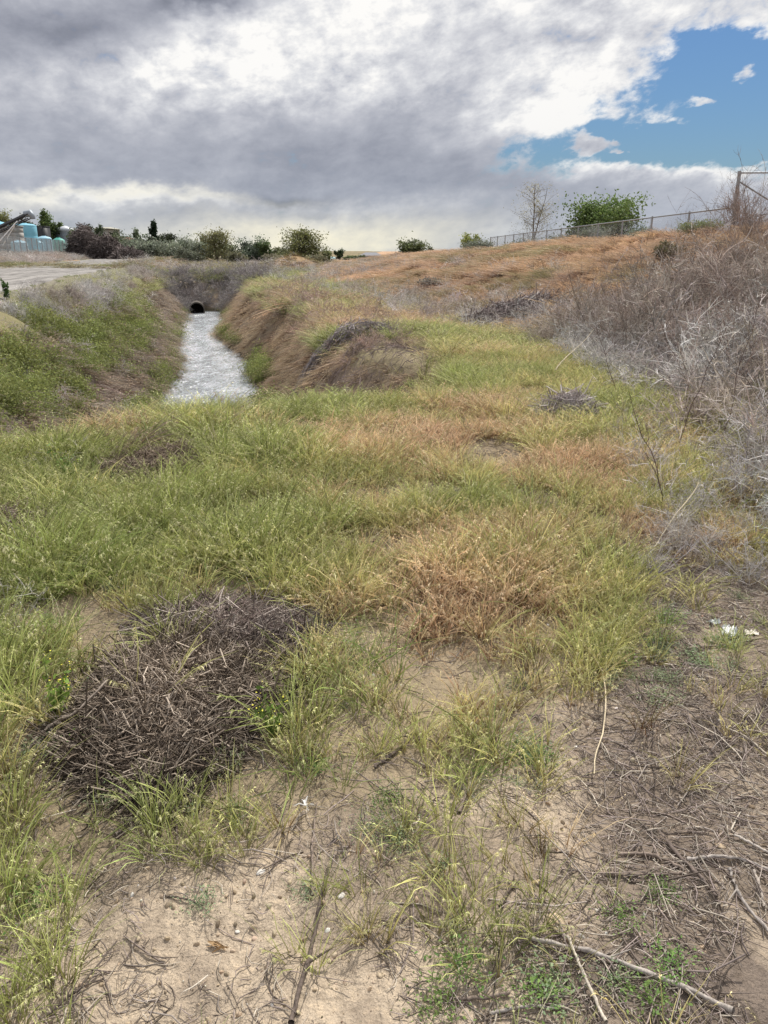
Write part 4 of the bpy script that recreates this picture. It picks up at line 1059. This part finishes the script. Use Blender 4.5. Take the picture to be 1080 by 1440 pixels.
# ------------------------------------------------------------------ trees
m_bark = plain('bark', (.14, .115, .09), .9, .1, scale=6)
m_crown = veg_mat('tree_foliage', instanced=False, tipped=False, trans=.3)
def tree(name, label, cat, u, vtop, wpx, Yd, leafc, vbase=None, n_leaf=3800, leaf=None, shape='round', group=None, bare=False, trunk=.12, lo=.12, zbase=None, limbs=11):
    x0, y0, zt = at(u, vtop, Yd)
    z0 = gz(x0, y0) if zbase is None else zbase
    H = zt - z0
    if H < .8: print('LOW', label, H); H = .8
    Wd = wpx / FPX * Yd / ray(u, vtop)[1]
    R = Wd / 2
    root = empty(name, (x0, y0, z0 - .05)); tag(root, label, cat, group)
    tr = MB(); t = np.linspace(0, 1, 7); ntr = 1 if shape in ('cone', 'column') else (3 if shape == 'multi' else 1)
    ends = []
    for s_ in range(ntr):
        ln = (RNG.normal(0, .12, 2) + (0 if ntr == 1 else 1) * np.array([math.cos(s_ * 2.1), math.sin(s_ * 2.1)]) * .3) * R
        th = H * (.92 if shape in ('cone', 'column', 'multi') else .62)
        P = np.stack([ln[0] * t ** 1.2, ln[1] * t ** 1.2, th * t], -1) + RNG.normal(0, .01 * H, (7, 3)) * t[:, None]
        tr.tubes(P[None], (np.linspace(1, .25, 7) * trunk * H * .22)[None], 6)
        for i in range(limbs):
            f = RNG.uniform(lo + .06, .95); b = P[min(int(f * 6), 5)] + (P[min(int(f * 6) + 1, 6)] - P[min(int(f * 6), 5)]) * (f * 6 % 1)
            a = RNG.uniform(0, 6.28); zf = b[2] / H
            if shape == 'cone': rr, up = R * (1 - zf) * 1.0, .1
            elif shape == 'column': rr, up = R * .7 * math.sin(PI * min(1, zf * .85 + .12)), .8
            else: rr, up = R * RNG.uniform(.35, 1.0) * math.sqrt(max(.03, 1 - ((zf + .12 - .5) / .56) ** 2)), RNG.uniform(.2, .9) * min(1, H * .4 / R)
            e_ = b + np.array([math.cos(a) * rr, math.sin(a) * rr, up * rr]); e_[2] = min(e_[2], H * .97)
            m_ = (b + e_) / 2 + RNG.normal(0, .06, 3) * R
            q = smooth_path([b, m_, e_], 6); tr.tubes(q[None], (np.linspace(.5, .12, 6) * trunk * H * .14)[None], 4)
            ends.append(e_); ends.append(q[3])
            for j in range(3 if not bare else 9):
                c_ = q[RNG.integers(2, 6)]; e2 = c_ + unit(RNG.normal(0, 1, 3) + np.array([0, 0, .9])) * R * RNG.uniform(.2, .5); e2[2] = min(e2[2], H)
                tr.tubes(np.array([[c_, (c_ + e2) / 2 + RNG.normal(0, .02 * R, 3), e2]]), np.array([[.1, .07, .04]]) * trunk * H * (.14 if not bare else .1), 3); ends.append(e2)
    tr.build('trunk', m_bark, root)
    ends = np.array(ends)
    leaf = leaf or max(.05, .0021 * Yd * .75)
    q = RNG.integers(0, len(ends), n_leaf); cs = RNG.uniform(.5, 1.3, len(ends))
    spread = R * (.2 if not bare else .1)
    C = ends[q] + RNG.normal(0, 1, (n_leaf, 3)) * spread * cs[q][:, None] * ([1, 1, .8] if shape != 'column' else [.8, .8, 1.5])
    if shape == 'cone':
        zf = C[:, 2] / H; lim = R * (1.02 - zf); rr = np.hypot(C[:, 0], C[:, 1]); sc_ = np.minimum(1, np.maximum(lim, .02) / np.maximum(rr, 1e-3)); C[:, :2] *= sc_[:, None]
    zt_ = np.percentile(C[:, 2], 99.3); C[:, 2] = np.where(C[:, 2] > 0, C[:, 2] * H / zt_, 0); C[:, 2] = np.maximum(C[:, 2], H * lo * .5 * RNG.uniform(.3, 1.5, n_leaf))
    C[:, :2] *= (R / np.percentile(np.hypot(C[:, 0], C[:, 1]), 97))
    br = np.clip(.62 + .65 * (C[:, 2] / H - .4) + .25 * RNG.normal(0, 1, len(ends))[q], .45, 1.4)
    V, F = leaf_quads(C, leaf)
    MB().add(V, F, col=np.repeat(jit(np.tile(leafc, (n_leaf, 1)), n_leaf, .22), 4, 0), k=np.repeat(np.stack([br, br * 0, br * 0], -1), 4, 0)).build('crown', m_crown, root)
    return root
OL, GR, DK, SG, YG = (.24, .25, .11), (.15, .21, .07), (.06, .09, .04), (.27, .30, .22), (.30, .34, .11)
TL = 'trees and large shrubs behind the yard and the road'
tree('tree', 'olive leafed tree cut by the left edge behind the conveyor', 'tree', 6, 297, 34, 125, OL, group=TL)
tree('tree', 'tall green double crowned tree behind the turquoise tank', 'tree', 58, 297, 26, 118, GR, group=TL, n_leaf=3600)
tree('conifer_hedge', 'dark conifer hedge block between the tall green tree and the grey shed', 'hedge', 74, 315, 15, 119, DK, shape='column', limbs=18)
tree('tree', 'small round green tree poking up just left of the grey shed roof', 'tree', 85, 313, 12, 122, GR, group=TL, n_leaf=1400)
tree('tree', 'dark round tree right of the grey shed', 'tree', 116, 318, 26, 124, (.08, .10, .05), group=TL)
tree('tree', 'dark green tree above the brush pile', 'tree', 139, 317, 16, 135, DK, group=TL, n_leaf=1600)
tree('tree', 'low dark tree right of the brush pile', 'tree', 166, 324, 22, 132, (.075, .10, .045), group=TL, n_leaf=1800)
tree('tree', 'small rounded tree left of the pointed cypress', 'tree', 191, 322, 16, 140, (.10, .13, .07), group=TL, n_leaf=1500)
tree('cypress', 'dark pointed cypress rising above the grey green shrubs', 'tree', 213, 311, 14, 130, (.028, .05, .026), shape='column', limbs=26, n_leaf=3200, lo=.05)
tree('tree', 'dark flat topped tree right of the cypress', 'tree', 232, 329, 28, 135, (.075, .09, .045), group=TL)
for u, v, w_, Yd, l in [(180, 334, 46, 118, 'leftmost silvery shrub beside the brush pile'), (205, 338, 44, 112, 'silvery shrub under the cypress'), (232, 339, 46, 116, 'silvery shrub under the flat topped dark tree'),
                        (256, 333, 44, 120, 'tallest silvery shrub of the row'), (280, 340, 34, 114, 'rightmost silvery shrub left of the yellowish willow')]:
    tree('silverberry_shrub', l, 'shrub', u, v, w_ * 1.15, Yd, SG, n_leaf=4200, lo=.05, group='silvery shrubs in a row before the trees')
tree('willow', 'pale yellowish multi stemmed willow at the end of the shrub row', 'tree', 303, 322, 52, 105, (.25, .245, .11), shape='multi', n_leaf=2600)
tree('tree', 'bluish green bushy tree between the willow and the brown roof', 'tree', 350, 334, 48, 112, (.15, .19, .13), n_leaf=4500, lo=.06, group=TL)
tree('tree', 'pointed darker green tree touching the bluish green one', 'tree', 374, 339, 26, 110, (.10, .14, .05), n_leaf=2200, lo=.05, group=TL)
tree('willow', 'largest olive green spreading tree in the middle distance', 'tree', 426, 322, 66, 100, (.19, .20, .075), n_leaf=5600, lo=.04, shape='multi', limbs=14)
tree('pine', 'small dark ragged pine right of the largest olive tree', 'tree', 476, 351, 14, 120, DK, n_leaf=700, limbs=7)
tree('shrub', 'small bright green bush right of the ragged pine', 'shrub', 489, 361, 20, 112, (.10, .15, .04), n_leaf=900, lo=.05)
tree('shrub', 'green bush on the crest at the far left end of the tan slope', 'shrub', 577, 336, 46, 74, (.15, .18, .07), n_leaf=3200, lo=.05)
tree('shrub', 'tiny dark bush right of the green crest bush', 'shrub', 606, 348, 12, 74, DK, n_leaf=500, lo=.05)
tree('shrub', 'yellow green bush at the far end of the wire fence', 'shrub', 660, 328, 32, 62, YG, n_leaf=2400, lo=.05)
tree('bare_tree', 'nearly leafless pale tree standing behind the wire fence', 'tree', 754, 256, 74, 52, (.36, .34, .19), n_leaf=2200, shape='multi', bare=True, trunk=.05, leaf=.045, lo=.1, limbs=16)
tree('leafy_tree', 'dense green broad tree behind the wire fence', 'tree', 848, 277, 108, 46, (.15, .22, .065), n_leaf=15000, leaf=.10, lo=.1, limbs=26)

for u, v, w_, Yd, c_, l in [(131, 322, 34, 138, (.07, .09, .045), 'dark tree filling the gap between the grey shed and the beige block'), (157, 327, 36, 136, (.09, .11, .06), 'broad dark tree just right of the beige block'), (30, 306, 26, 132, (.10, .11, .06), 'dark tree between the conveyor head and the tall green tree'), (190, 330, 44, 126, (.10, .13, .075), 'wide low dark tree directly behind the cypress foot'),
                        (150, 330, 30, 128, (.15, .17, .10), 'small grey green tree directly right of the branch pile top'), (320, 343, 30, 122, (.17, .19, .11), 'low grey green tree squeezed between the willow and the bluish tree'),
                        (395, 348, 30, 112, (.20, .21, .10), 'low olive bush left of the largest olive tree'), (456, 352, 22, 108, (.17, .19, .08), 'low olive bush right of the largest olive tree'),
                        (290, 334, 24, 128, (.13, .16, .08), 'dark tree peeping up left of the willow'), (106, 324, 22, 118, (.12, .15, .07), 'green tree close behind the grey shed')]:
    tree('tree', l, 'tree', u, v, w_, Yd, c_, n_leaf=2600, lo=.04, group=TL)
for u, v, w_, Yd, c_, l in [(332, 354, 36, 101, (.19, .185, .11), 'low olive scrub in front of the bluish green tree'), (385, 357, 34, 96, (.22, .2, .13), 'low brownish scrub before the brown roofed house'),
                        (445, 357, 40, 94, (.21, .20, .12), 'low olive scrub at the right foot of the largest olive tree'), (405, 353, 36, 104, (.16, .18, .09), 'low green scrub at the left foot of the largest olive tree'),
                        (500, 359, 26, 106, (.13, .16, .08), 'low dark green scrub left of the grey roofed house'), (268, 350, 40, 106, (.21, .225, .16), 'low silvery scrub at the left foot of the yellowish willow')]:
    tree('scrub', l, 'scrub', u, v, w_, Yd, c_, n_leaf=2600, lo=.02, group='low scrub along the foot of the tree line')
# shrubs on the crest by the fence
def shrub(name, label, u, v, wpx, hpx, leafc, n_=1500, cat='shrub', group=None, size=.03, Yd=None):
    if Yd is None: x0, y0 = gp(u, v)
    else: x0, y0, _ = at(u, v, Yd)
    z0 = gz(x0, y0); sc_ = y0 / FPX / 1.06; R = wpx / 2 * sc_; H = hpx * sc_
    root = empty(name, (x0, y0, z0)); tag(root, label, cat, group)
    st = MB(); E_ = []
    for i in range(22):
        a = RNG.uniform(0, 6.28); r = R * math.sqrt(RNG.uniform(0, 1)) * .85; hh = H * (1 - (r / R) ** 2 * .55) * RNG.uniform(.65, 1)
        P = smooth_path([(0, 0, -.05), (math.cos(a) * r * .5, math.sin(a) * r * .5, hh * .45), (math.cos(a) * r, math.sin(a) * r, hh)], 5); E_ += [P[4], P[3], P[2]]
        st.tubes(P[None], np.linspace(.012, .004, 5)[None], 4)
    st.build('stem', m_bark, root)
    E_ = np.array(E_); q = RNG.integers(0, len(E_), n_); C = E_[q] + RNG.normal(0, 1, (n_, 3)) * [R * .16, R * .16, H * .12]; C[:, 2] = np.maximum(C[:, 2], .02)
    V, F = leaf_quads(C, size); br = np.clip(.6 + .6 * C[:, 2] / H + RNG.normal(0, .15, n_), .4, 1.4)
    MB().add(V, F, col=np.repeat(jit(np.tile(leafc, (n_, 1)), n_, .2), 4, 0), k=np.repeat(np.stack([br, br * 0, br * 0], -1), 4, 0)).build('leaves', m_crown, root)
SAGE = (.19, .21, .16)
SGp = 'grey sage bushes along the crest of the slope'
shrub('sage_bush', 'grey sage bush at the far end of the fence below the yellow green bush', 672, 352, 54, 17, SAGE, 2600, group=SGp, size=.07, Yd=57)
shrub('sage_bush', 'dark sage bush below the foot of the bare tree', 738, 350, 60, 18, (.17, .19, .14), 2600, group=SGp, size=.06, Yd=49)
shrub('sage_bush', 'low sage bush just left of the dense green tree', 790, 342, 44, 18, SAGE, 2200, group=SGp, size=.05, Yd=41)
shrub('sage_bush', 'tallest sage bush under the dense green tree', 838, 338, 62, 26, SAGE, 3200, group=SGp, size=.045, Yd=35)
shrub('sage_bush', 'round bluish sage bush right of the dense green tree', 903, 332, 46, 22, (.20, .245, .19), 2600, group=SGp, size=.035, Yd=28)
shrub('sage_bush', 'wide green sage bush at the right end of the fence', 985, 316, 66, 22, (.22, .25, .12), 3200, group=SGp, size=.03, Yd=21.5)
shrub('sage_bush', 'dull bush sunk in the middle of the tan slope', 605, 405, 40, 14, (.22, .20, .17), 1500, group=SGp, size=.05)
shrub('sage_bush', 'dark brownish bush on the slope below the right end of the fence', 942, 368, 54, 26, (.15, .13, .075), 2600, group=SGp, size=.035)

# big dead weeds around the fence corner
def weedbush(label, u, v, sc_, tone, Yd=None):
    if Yd is None: x0, y0 = gp(u, v)
    else: x0, y0, _ = at(u, v, Yd)
    mb = branchy([(16, .6, 1.35, .007, (.05, .8), 0), (9, .2, .6, .004, (.25, .7), .2), (7, .08, .25, .003, (.4, .9), .15)])
    me = mb.mesh('dead_bush', [m_deadbush]); me.transform(Matrix.Scale(sc_, 4))
    c = np.ones((len(me.vertices), 4), np.float32); c[:, :3] = tone
    a = me.attributes.new('col', 'FLOAT_COLOR', 'POINT'); a.data.foreach_set('color', c.ravel())
    tag(link('dead_bush', me, None, (x0, y0, gz(x0, y0) - .03)), label, 'dead bush', 'large dead bushes by the fence corner')
m_deadbush = veg_mat('dead_bush_twigs', instanced=False, tipped=False, trans=.1)
weedbush('large brown dead bush filling the right edge below the fence corner', 1066, 318, 1.25, (.25, .175, .14))
weedbush('brown dead bush in front of the tall corner post', 1040, 330, .95, (.28, .20, .16))
weedbush('tall thin bare bush just left of the tall corner post', 1012, 312, 1.3, (.27, .235, .20))
weedbush('dead bush pressed against the right edge beyond the corner post', 1085, 300, 1.5, (.24, .175, .145))
weedbush('smaller brown dead bush lower down by the right edge', 1052, 352, .85, (.27, .2, .165))

# ------------------------------------------------------------------ chain link fences
m_galv = plain('galvanised_steel', (.30, .31, .32), .45, .5, .7, scale=8)
m_wire = plain('fence_wire', (.36, .37, .38), .5, .5, .5)
def tube_between(mb, a, b, r, sides=8):
    a, b = np.array(a, float), np.array(b, float)
    mb.tubes(np.array([[a, a + (b - a) * .5, b]]), np.array([[r, r, r]]), sides)
    return mb
def fence(name, label, P0, P1, hgt, spacing, zf, mesh=.09, wr=.0016, group=None, rail=True, pr=.03, mid=None):
    P0, P1 = np.array(P0), np.array(P1); L = np.linalg.norm(P1 - P0); u_ = (P1 - P0) / L; n_ = max(1, int(round(L / spacing)))
    z0 = zf(0); root = empty(name, (P0[0], P0[1], z0)); tag(root, label, 'fence', group)
    pts = []
    for i in range(n_ + 1):
        s_ = L * i / n_; g = gz(*(P0 + u_ * s_)); x, y = u_ * s_; top = zf(s_ / L) + hgt - z0; pts.append((x, y, top, s_))
        tube_between(MB(), (x, y, g - z0 - .15), (x, y, top + .04), pr * (1.25 if i in (0, n_) else 1)).build('post', m_galv, root, True)
    if rail:
        mb = MB(); 
        for a, b in zip(pts[:-1], pts[1:]): tube_between(mb, a[:3], b[:3], .021)
        mb.build('top_rail', m_galv, root, True)
    mb = MB(); k = int(L / mesh); s_ = np.arange(-int(hgt / mesh), k) * mesh
    A, B = [], []
    for sgn in (0, 1):
        for q in s_:
            q0, q1 = q, q + hgt; za, zb = (0, hgt) if sgn == 0 else (hgt, 0)
            if q0 < 0: f = -q0 / hgt; q0, za = 0, za + (zb - za) * f
            if q1 > L: f = (L - q) / hgt; zb = (0, hgt)[sgn] + ((hgt, 0)[sgn] - (0, hgt)[sgn]) * f; q1 = L
            if q1 <= q0: continue
            A.append((u_[0] * q0, u_[1] * q0, zf(q0 / L) - z0 + za)); B.append((u_[0] * q1, u_[1] * q1, zf(q1 / L) - z0 + zb))
    A, B = np.array(A), np.array(B)
    A[:, 2] += .02; B[:, 2] += .0
    mb.tubes(np.stack([A, B], 1), np.full((len(A), 2), wr), 3)
    mb.build('wire_mesh', m_wire, root)
    return root
c0 = at(1037, 291, 21); c1 = at(690, 334, 60)
fence('chain_link_fence', 'low galvanised wire fence running along the crest of the tan slope', c0[:2], c1[:2], 1.1, 3.05, lambda f: c0[2] + (c1[2] - c0[2]) * f - 1.1, .08, .0015)
tc = at(1040, 243, 20.6)
zb = gz(tc[0], tc[1])
tf = lambda f: tc[2] - 1.95 + .0 * f
r_ = fence('corner_fence', 'tall chain link fence starting at the leaning corner post by the right edge', (tc[0], tc[1]), (tc[0] + 7.5, tc[1] - .6), 1.95, 2.6, tf, .08, .0012, pr=.036)
mb = MB(); tube_between(mb, (.02, 0, 1.75), (2.55, -.2, .35), .02); mb.build('brace_rail', m_galv, r_, True)
f0 = (-34.6, 70.0); f1 = (-51.0, 139)
fence('yard_fence', 'tall grey chain link fence around the yard of blue tanks', (-29.8, 50), f1, 1.75, 3.0, lambda f: 1.15 + .05 * f, .16, .0042, pr=.06)

# ------------------------------------------------------------------ yard with tanks
m_blue = plain('turquoise_poly', (.19, .46, .58), .6, .3, var=.16, scale=1.1, dirt=(.26, .36, .38))
m_pale = plain('pale_blue_poly', (.30, .50, .60), .6, .3, var=.16, scale=1.1, dirt=(.34, .40, .41))
m_green = plain('sea_green_poly', (.07, .33, .27), .6, .3, var=.16, scale=1.1, dirt=(.14, .3, .26))
m_conc = plain('weathered_concrete', (.33, .32, .30), .9, .2, var=.2, scale=1.2, dirt=(.2, .19, .17))
m_dark = plain('dark_metal', (.03, .03, .033), .6, .4)
m_grey = plain('grey_corrugated_metal', (.26, .29, .32), .55, .4, .3, scale=1.2)
m_roofg = plain('pale_metal_roof', (.46, .48, .50), .5, .4, .3, scale=1.2)
m_white = plain('white_hoop_tube', (.80, .80, .80), .5, .4, var=.04)
def base_at(u, Yd):
    x, y, _ = at(u, 350, Yd); return x, y, gz(x, y)
def tank(name, label, u, vtop, wpx, Yd, mat, dome=.35, ribs=4, sq=False, group=None):
    x, y, z0 = base_at(u, Yd); zt = at(u, vtop, Yd)[2]; H = zt - z0; R = wpx / 2 / FPX * Yd / 1.06
    root = empty(name, (x, y, z0)); tag(root, label, 'tank', group)
    prof = [(R * .97, -.05)]
    hb = H * (1 - dome)
    for i in range(ribs): 
        a = hb * i / ribs; b = hb * (i + 1) / ribs
        prof += [(R, a + .05), (R, b - .12), (R * .985, b - .07), (R * .985, b - .03)]
    mb = MB(); mb.lathe(prof, 32); mb.build('shell', mat, root, True)
    pr_ = [(R * .985, hb - .03)] + [(R * math.cos(t), hb + H * dome * math.sin(t) * .96) for t in np.linspace(.03, 1.38, 9)]
    MB().lathe(pr_, 32).build('dome', mat, root, True)
    MB().lathe([(.28, H * .93), (.28, H + .0), (.25, H + .03), (.001, H + .03)], 20).build('lid', mat, root, True)
TG = 'plastic tanks standing in the fenced yard'
tank('water_tank', 'largest turquoise tank standing above the yard fence', 39.5, 314, 30, 93, m_blue, .08, 3, group=TG)
tank('water_tank', 'turquoise tank partly hidden by the largest one at the left frame edge', 3, 311, 26, 94, m_blue, .16, 3, group=TG)
tank('water_tank', 'pale blue tank right of the largest turquoise tank', 64, 332, 20, 102, m_pale, .16, 3, group=TG)
tank('water_tank', 'low pale blue tank hidden behind the fence under the largest tank', 50, 338, 22, 97, m_pale, .2, 3, group=TG)
tank('water_tank', 'low pale blue tank behind the fence under the concrete bin', 28, 338, 22, 88, m_pale, .2, 3, group=TG)
tank('dome_tank', 'sea green dome topped tank beside the white hoops', 84, 334, 21, 113, m_green, .45, 3, group=TG)
# concrete bin with hopper
x, y, z0 = base_at(17, 90); root = empty('concrete_bin', (x, y, z0)); tag(root, 'grey concrete block bin between the two turquoise tanks', 'bin')
zt = at(17, 319, 90)[2] - z0
mb = MB()
for r in range(5):
    for q in range(3):
        w_ = .86; mb.box(-1.32 + q * (w_ + .02), -1.32 + q * (w_ + .02) + w_, -.6, .6, r * zt / 5 + .01, (r + 1) * zt / 5 - .015)
mb.build('block_wall', m_conc, root)
MB().box(-1.36, 1.36, -.66, .66, zt, zt + .12).build('coping', m_conc, root)
# black chest behind
x, y, z0 = base_at(62, 108); zt = at(62, 319, 108)[2] - z0
root = empty('black_container', (x, y, z0)); tag(root, 'flat topped black container behind the pale blue tank', 'container')
mb = MB(); mb.box(-.75, .75, -1, 1, 0, zt); 
for i in range(6): mb.box(-.7 + i * .25, -.6 + i * .25, -1.03, -1.0, .1, zt - .1)
mb.build('body', m_dark, root); MB().box(-.8, .8, -1.05, 1.05, zt, zt + .08).build('lid', m_dark, root)
# conveyor
a = np.array(at(-70, 352, 84)); b = np.array(at(41, 301, 88))
x, y, z0 = base_at(0, 86); root = empty('conveyor', (x, y, z0)); tag(root, 'black inclined conveyor reaching up over the concrete bin', 'conveyor')
o_ = np.array([x, y, z0]); a_, b_ = a - o_, b - o_; u_ = unit(b_ - a_); up = np.array([0, 0, 1]) ; L = np.linalg.norm(b_ - a_)
mb = MB()
for dz in (0, -.42):
    for dy in (-.35, .35): tube_between(mb, a_ + [0, dy, dz], b_ + [0, dy, dz], .06, 4)
for i in range(int(L / .5)):
    p = a_ + u_ * i * .5; q = a_ + u_ * (i + 1) * .5
    for dy in (-.35, .35): tube_between(mb, p + [0, dy, 0 if i % 2 else -.42], q + [0, dy, -.42 if i % 2 else 0], .03, 4)
mb.build('boom', m_dark, root)
mb = MB(); mb.tubes(np.array([[a_ + [0, 0, .1], (a_ + b_) / 2 + [0, 0, .1], b_ + [0, 0, .1]]]), np.array([[.16, .16, .16]]), 6); mb.build('belt', m_dark, root)
mb = MB(); mb.tubes(np.array([[b_ + [-.5, 0, -.02], b_ + [.1, 0, .08], b_ + [.32, 0, -.25], b_ + [.34, 0, -.5]]]), np.array([[.34, .4, .34, .26]]), 10); mb.build('head_hood', m_grey, root, True)
for (uu, vv) in ((-6, 345), (4, 345)):
    mb = MB(); p = np.array(at(24, 311, 87)) - o_; q = np.array(at(uu, vv, 85.5 + (uu > 0) * 2)) - o_; tube_between(mb, p, q, .05, 6); mb.build('strut', m_white, root)
# grey shed with shallow gabled roof
x, y, z0 = base_at(95, 121); root = empty('grey_shed', (x, y, z0)); tag(root, 'small grey metal shed with pale pyramid roof beyond the green tank', 'shed')
w_ = 24 / FPX * 121 / 1.06 / 2; ze = at(95, 325, 121)[2] - z0; zr = at(95, 317.5, 121)[2] - z0
mb = MB(); mb.box(-w_, w_, -w_, w_, -.1, ze)
for i in range(16):
    q = -w_ + (i + .5) * w_ / 8; mb.box(q - .035, q + .035, -w_ - .03, -w_, 0, ze - .05)
mb.build('wall', m_grey, root)
e_ = w_ + .18
MB().add([(-e_, -e_, ze), (e_, -e_, ze), (e_, e_, ze), (-e_, e_, ze), (-.15, -.15, zr), (.15, -.15, zr), (.15, .15, zr), (-.15, .15, zr)], [[0, 1, 5, 4], [1, 2, 6, 5], [2, 3, 7, 6], [3, 0, 4, 7], [4, 5, 6, 7], [3, 2, 1, 0]]).build('roof', m_roofg, root)
MB().box(w_ + .002, w_ + .45, -.5, .5, ze - 1.3, ze - .35).build('side_duct', m_roofg, root)
# white hoops
for i, uu in enumerate((97, 104, 111, 118)):
    x, y, z0 = base_at(uu, 121 + i * 5); zt = at(uu, 337 + i * 1.6, 121 + i * 5)[2] - z0
    t = np.linspace(0, PI, 15); R = .85
    P = np.stack([np.cos(t) * R, np.sin(t) * .3, .6 + np.sin(t) * (zt - .6)], -1); P = np.concatenate([[[R, 0, -.1]], P, [[-R, 0, -.1]]])
    mb = MB(); mb.tubes(P[None], np.full((1, len(P)), .05), 6)
    lab = ['white arched hoop nearest the green tank', 'second white arched hoop from the green tank', 'third white arched hoop from the green tank', 'white arched hoop farthest from the green tank'][i]
    tag(mb.build('tunnel_hoop', m_white, None, True, (x, y, z0)), lab, 'hoop', 'white arched hoops in the yard')

# brush pile beyond the yard
BT = ((.115, .092, .085), (.07, .055, .05), (.19, .16, .15))
for u, w_, vt, Yd, n_, lab in [(124, 44, 317, 108, 6500, 'tallest dark pile of cut branches at the end of the yard fence'), (150, 50, 328, 105, 5500, 'middle dark brush pile sloping down to the right of the tallest one'),
                               (178, 40, 348, 101, 3000, 'low dark tail of dead brush at the right end of the branch piles')]:
    x, y, _ = at(u, 360, Yd); z0 = gz(x, y)
    heap('brush_pile', lab, None, x, y, w_ / FPX * Yd / 1.06 / 2, 3.0, (at(u, vt, Yd)[2] - z0) * .92, n_, L=(.5, 2.0), R=(.016, .045), tones=BT, spurs=False)

# ------------------------------------------------------------------ distant houses
m_brick = plain('brown_siding', (.17, .12, .095), .85, .2); m_roofb = plain('brown_shingles', (.20, .12, .09), .9, .1, scale=2)
m_siding = plain('grey_siding', (.34, .35, .37), .8, .2); m_shing = plain('grey_shingles', (.21, .215, .235), .9, .1, scale=2)
m_glass = plain('window_glass', (.05, .06, .07), .1, .8); m_wtrim = plain('pale_trim', (.6, .6, .58), .6, .3); m_cream = plain('beige_render', (.36, .35, .29), .85, .2)
def house(name, label, u, vtop, wpx, Yd, zwall, mw, mr, ridge_x=True, dep=7, wins=3, door=True):
    x, y, _ = at(u, vtop, Yd); z0 = gz(x, y); zt = at(u, vtop, Yd)[2] - z0; W = wpx / FPX * Yd / 1.06 / 2; zw = zt * zwall
    root = empty(name, (x, y, z0)); tag(root, label, 'house')
    MB().box(-W, W, 0, dep, -.3, zw).build('wall', mw, root)
    o_ = .4
    if ridge_x: V = [(-W - o_, -o_, zw - .05), (W + o_, -o_, zw - .05), (W + o_, dep + o_, zw - .05), (-W - o_, dep + o_, zw - .05), (-W * .55, dep / 2, zt), (W * .55, dep / 2, zt)]; Fs = [[0, 1, 5, 4], [2, 3, 4, 5], [1, 2, 5, 5], [3, 0, 4, 4], [3, 2, 1, 0]]
    else: V = [(-W - o_, -o_, zw - .05), (W + o_, -o_, zw - .05), (W + o_, dep + o_, zw - .05), (-W - o_, dep + o_, zw - .05), (0, -o_, zt), (0, dep + o_, zt)]; Fs = [[1, 2, 5, 4], [3, 0, 4, 5], [0, 1, 4, 4], [2, 3, 5, 5], [3, 2, 1, 0]]
    V2 = [tuple(p) for p in V]
    bm_V, bm_F = np.array(V2), Fs
    me = bpy.data.meshes.new('roof'); me.from_pydata(V2, [], [list(dict.fromkeys(f)) for f in bm_F]); me.materials.append(mr); me.update(); link('roof', me, root)
    for i in range(wins):
        q = -W + (i + 1) * 2 * W / (wins + 1); wn_ = MB().box(q - .5, q + .5, -.04, -.002, zw * .4, zw * .82).build('window', m_wtrim, root)
        MB().box(q - .42, q + .42, -.06, -.042, zw * .44, zw * .78).build('pane', m_glass, wn_)
    if door: MB().box(W * .1, W * .1 + .9, -.05, -.002, 0, zw * .38).build('door', m_wtrim, root) if False else None
house('brown_roofed_house', 'low house with brown roof left of the largest olive tree', 376, 361.5, 34, 150, .55, m_brick, m_roofb)
house('grey_roofed_house', 'grey hip roofed house showing above the crest left of the tan slope', 521, 355, 28, 135, .62, m_siding, m_shing)
house('white_shed', 'small pale building beside the ragged pine', 464, 361, 12, 130, .7, m_wtrim, plain('teal_roof', (.22, .36, .38), .6, .3), wins=1, dep=4)
house('red_roofed_house', 'house with dull red roof glimpsed between the brush pile and the shrubs', 168, 333, 26, 140, .62, m_brick, plain('red_shingles', (.26, .13, .10), .9, .1))
house('beige_building', 'flat beige block rising behind the brush pile', 141, 318.5, 17, 145, .94, m_cream, m_cream, wins=2)

# ------------------------------------------------------------------ culvert
px, py, _ = at(277, 437, 46.6); ax = np.array([-.234, .972, 0])
m_pipe = plain('old_concrete_pipe', (.10, .088, .076), .9, .2, var=.25, scale=4); m_pipe_shade = plain('painted_pipe_shade', (.012, .011, .010), 1, 0)
root = empty('culvert_pipe', (px, py, WATER)); tag(root, 'round concrete culvert pipe where the water enters the ditch', 'pipe'); root.rotation_euler = (0, 0, math.atan2(-ax[0], ax[1]))
def ringpipe(R0, R1, y0_, y1_, zc_=.17, n_=32):
    prof = [(R1, y0_), (R1, y1_), (R0, y1_), (R0, y0_), (R1, y0_)]
    an = np.arange(n_) * 2 * PI / n_; V = [(r * math.cos(t), yy, zc_ + r * math.sin(t)) for r, yy in prof for t in an]
    return V, [[i * n_ + j, i * n_ + (j + 1) % n_, (i + 1) * n_ + (j + 1) % n_, (i + 1) * n_ + j] for i in range(4) for j in range(n_)]
V, F = ringpipe(.40, .45, -.35, 2.2); MB().add(V, F).build('barrel', m_pipe, root, False)
V, F = ringpipe(.405, .475, -.42, -.352); MB().add(V, F).build('rim', m_pipe, root, False)
V, F = ringpipe(.02, .398, .1, .17); MB().add(V, F).build('throat_shade_disc', m_pipe_shade, root, False)  # near-black disc closing the pipe, painted in place of the shade inside
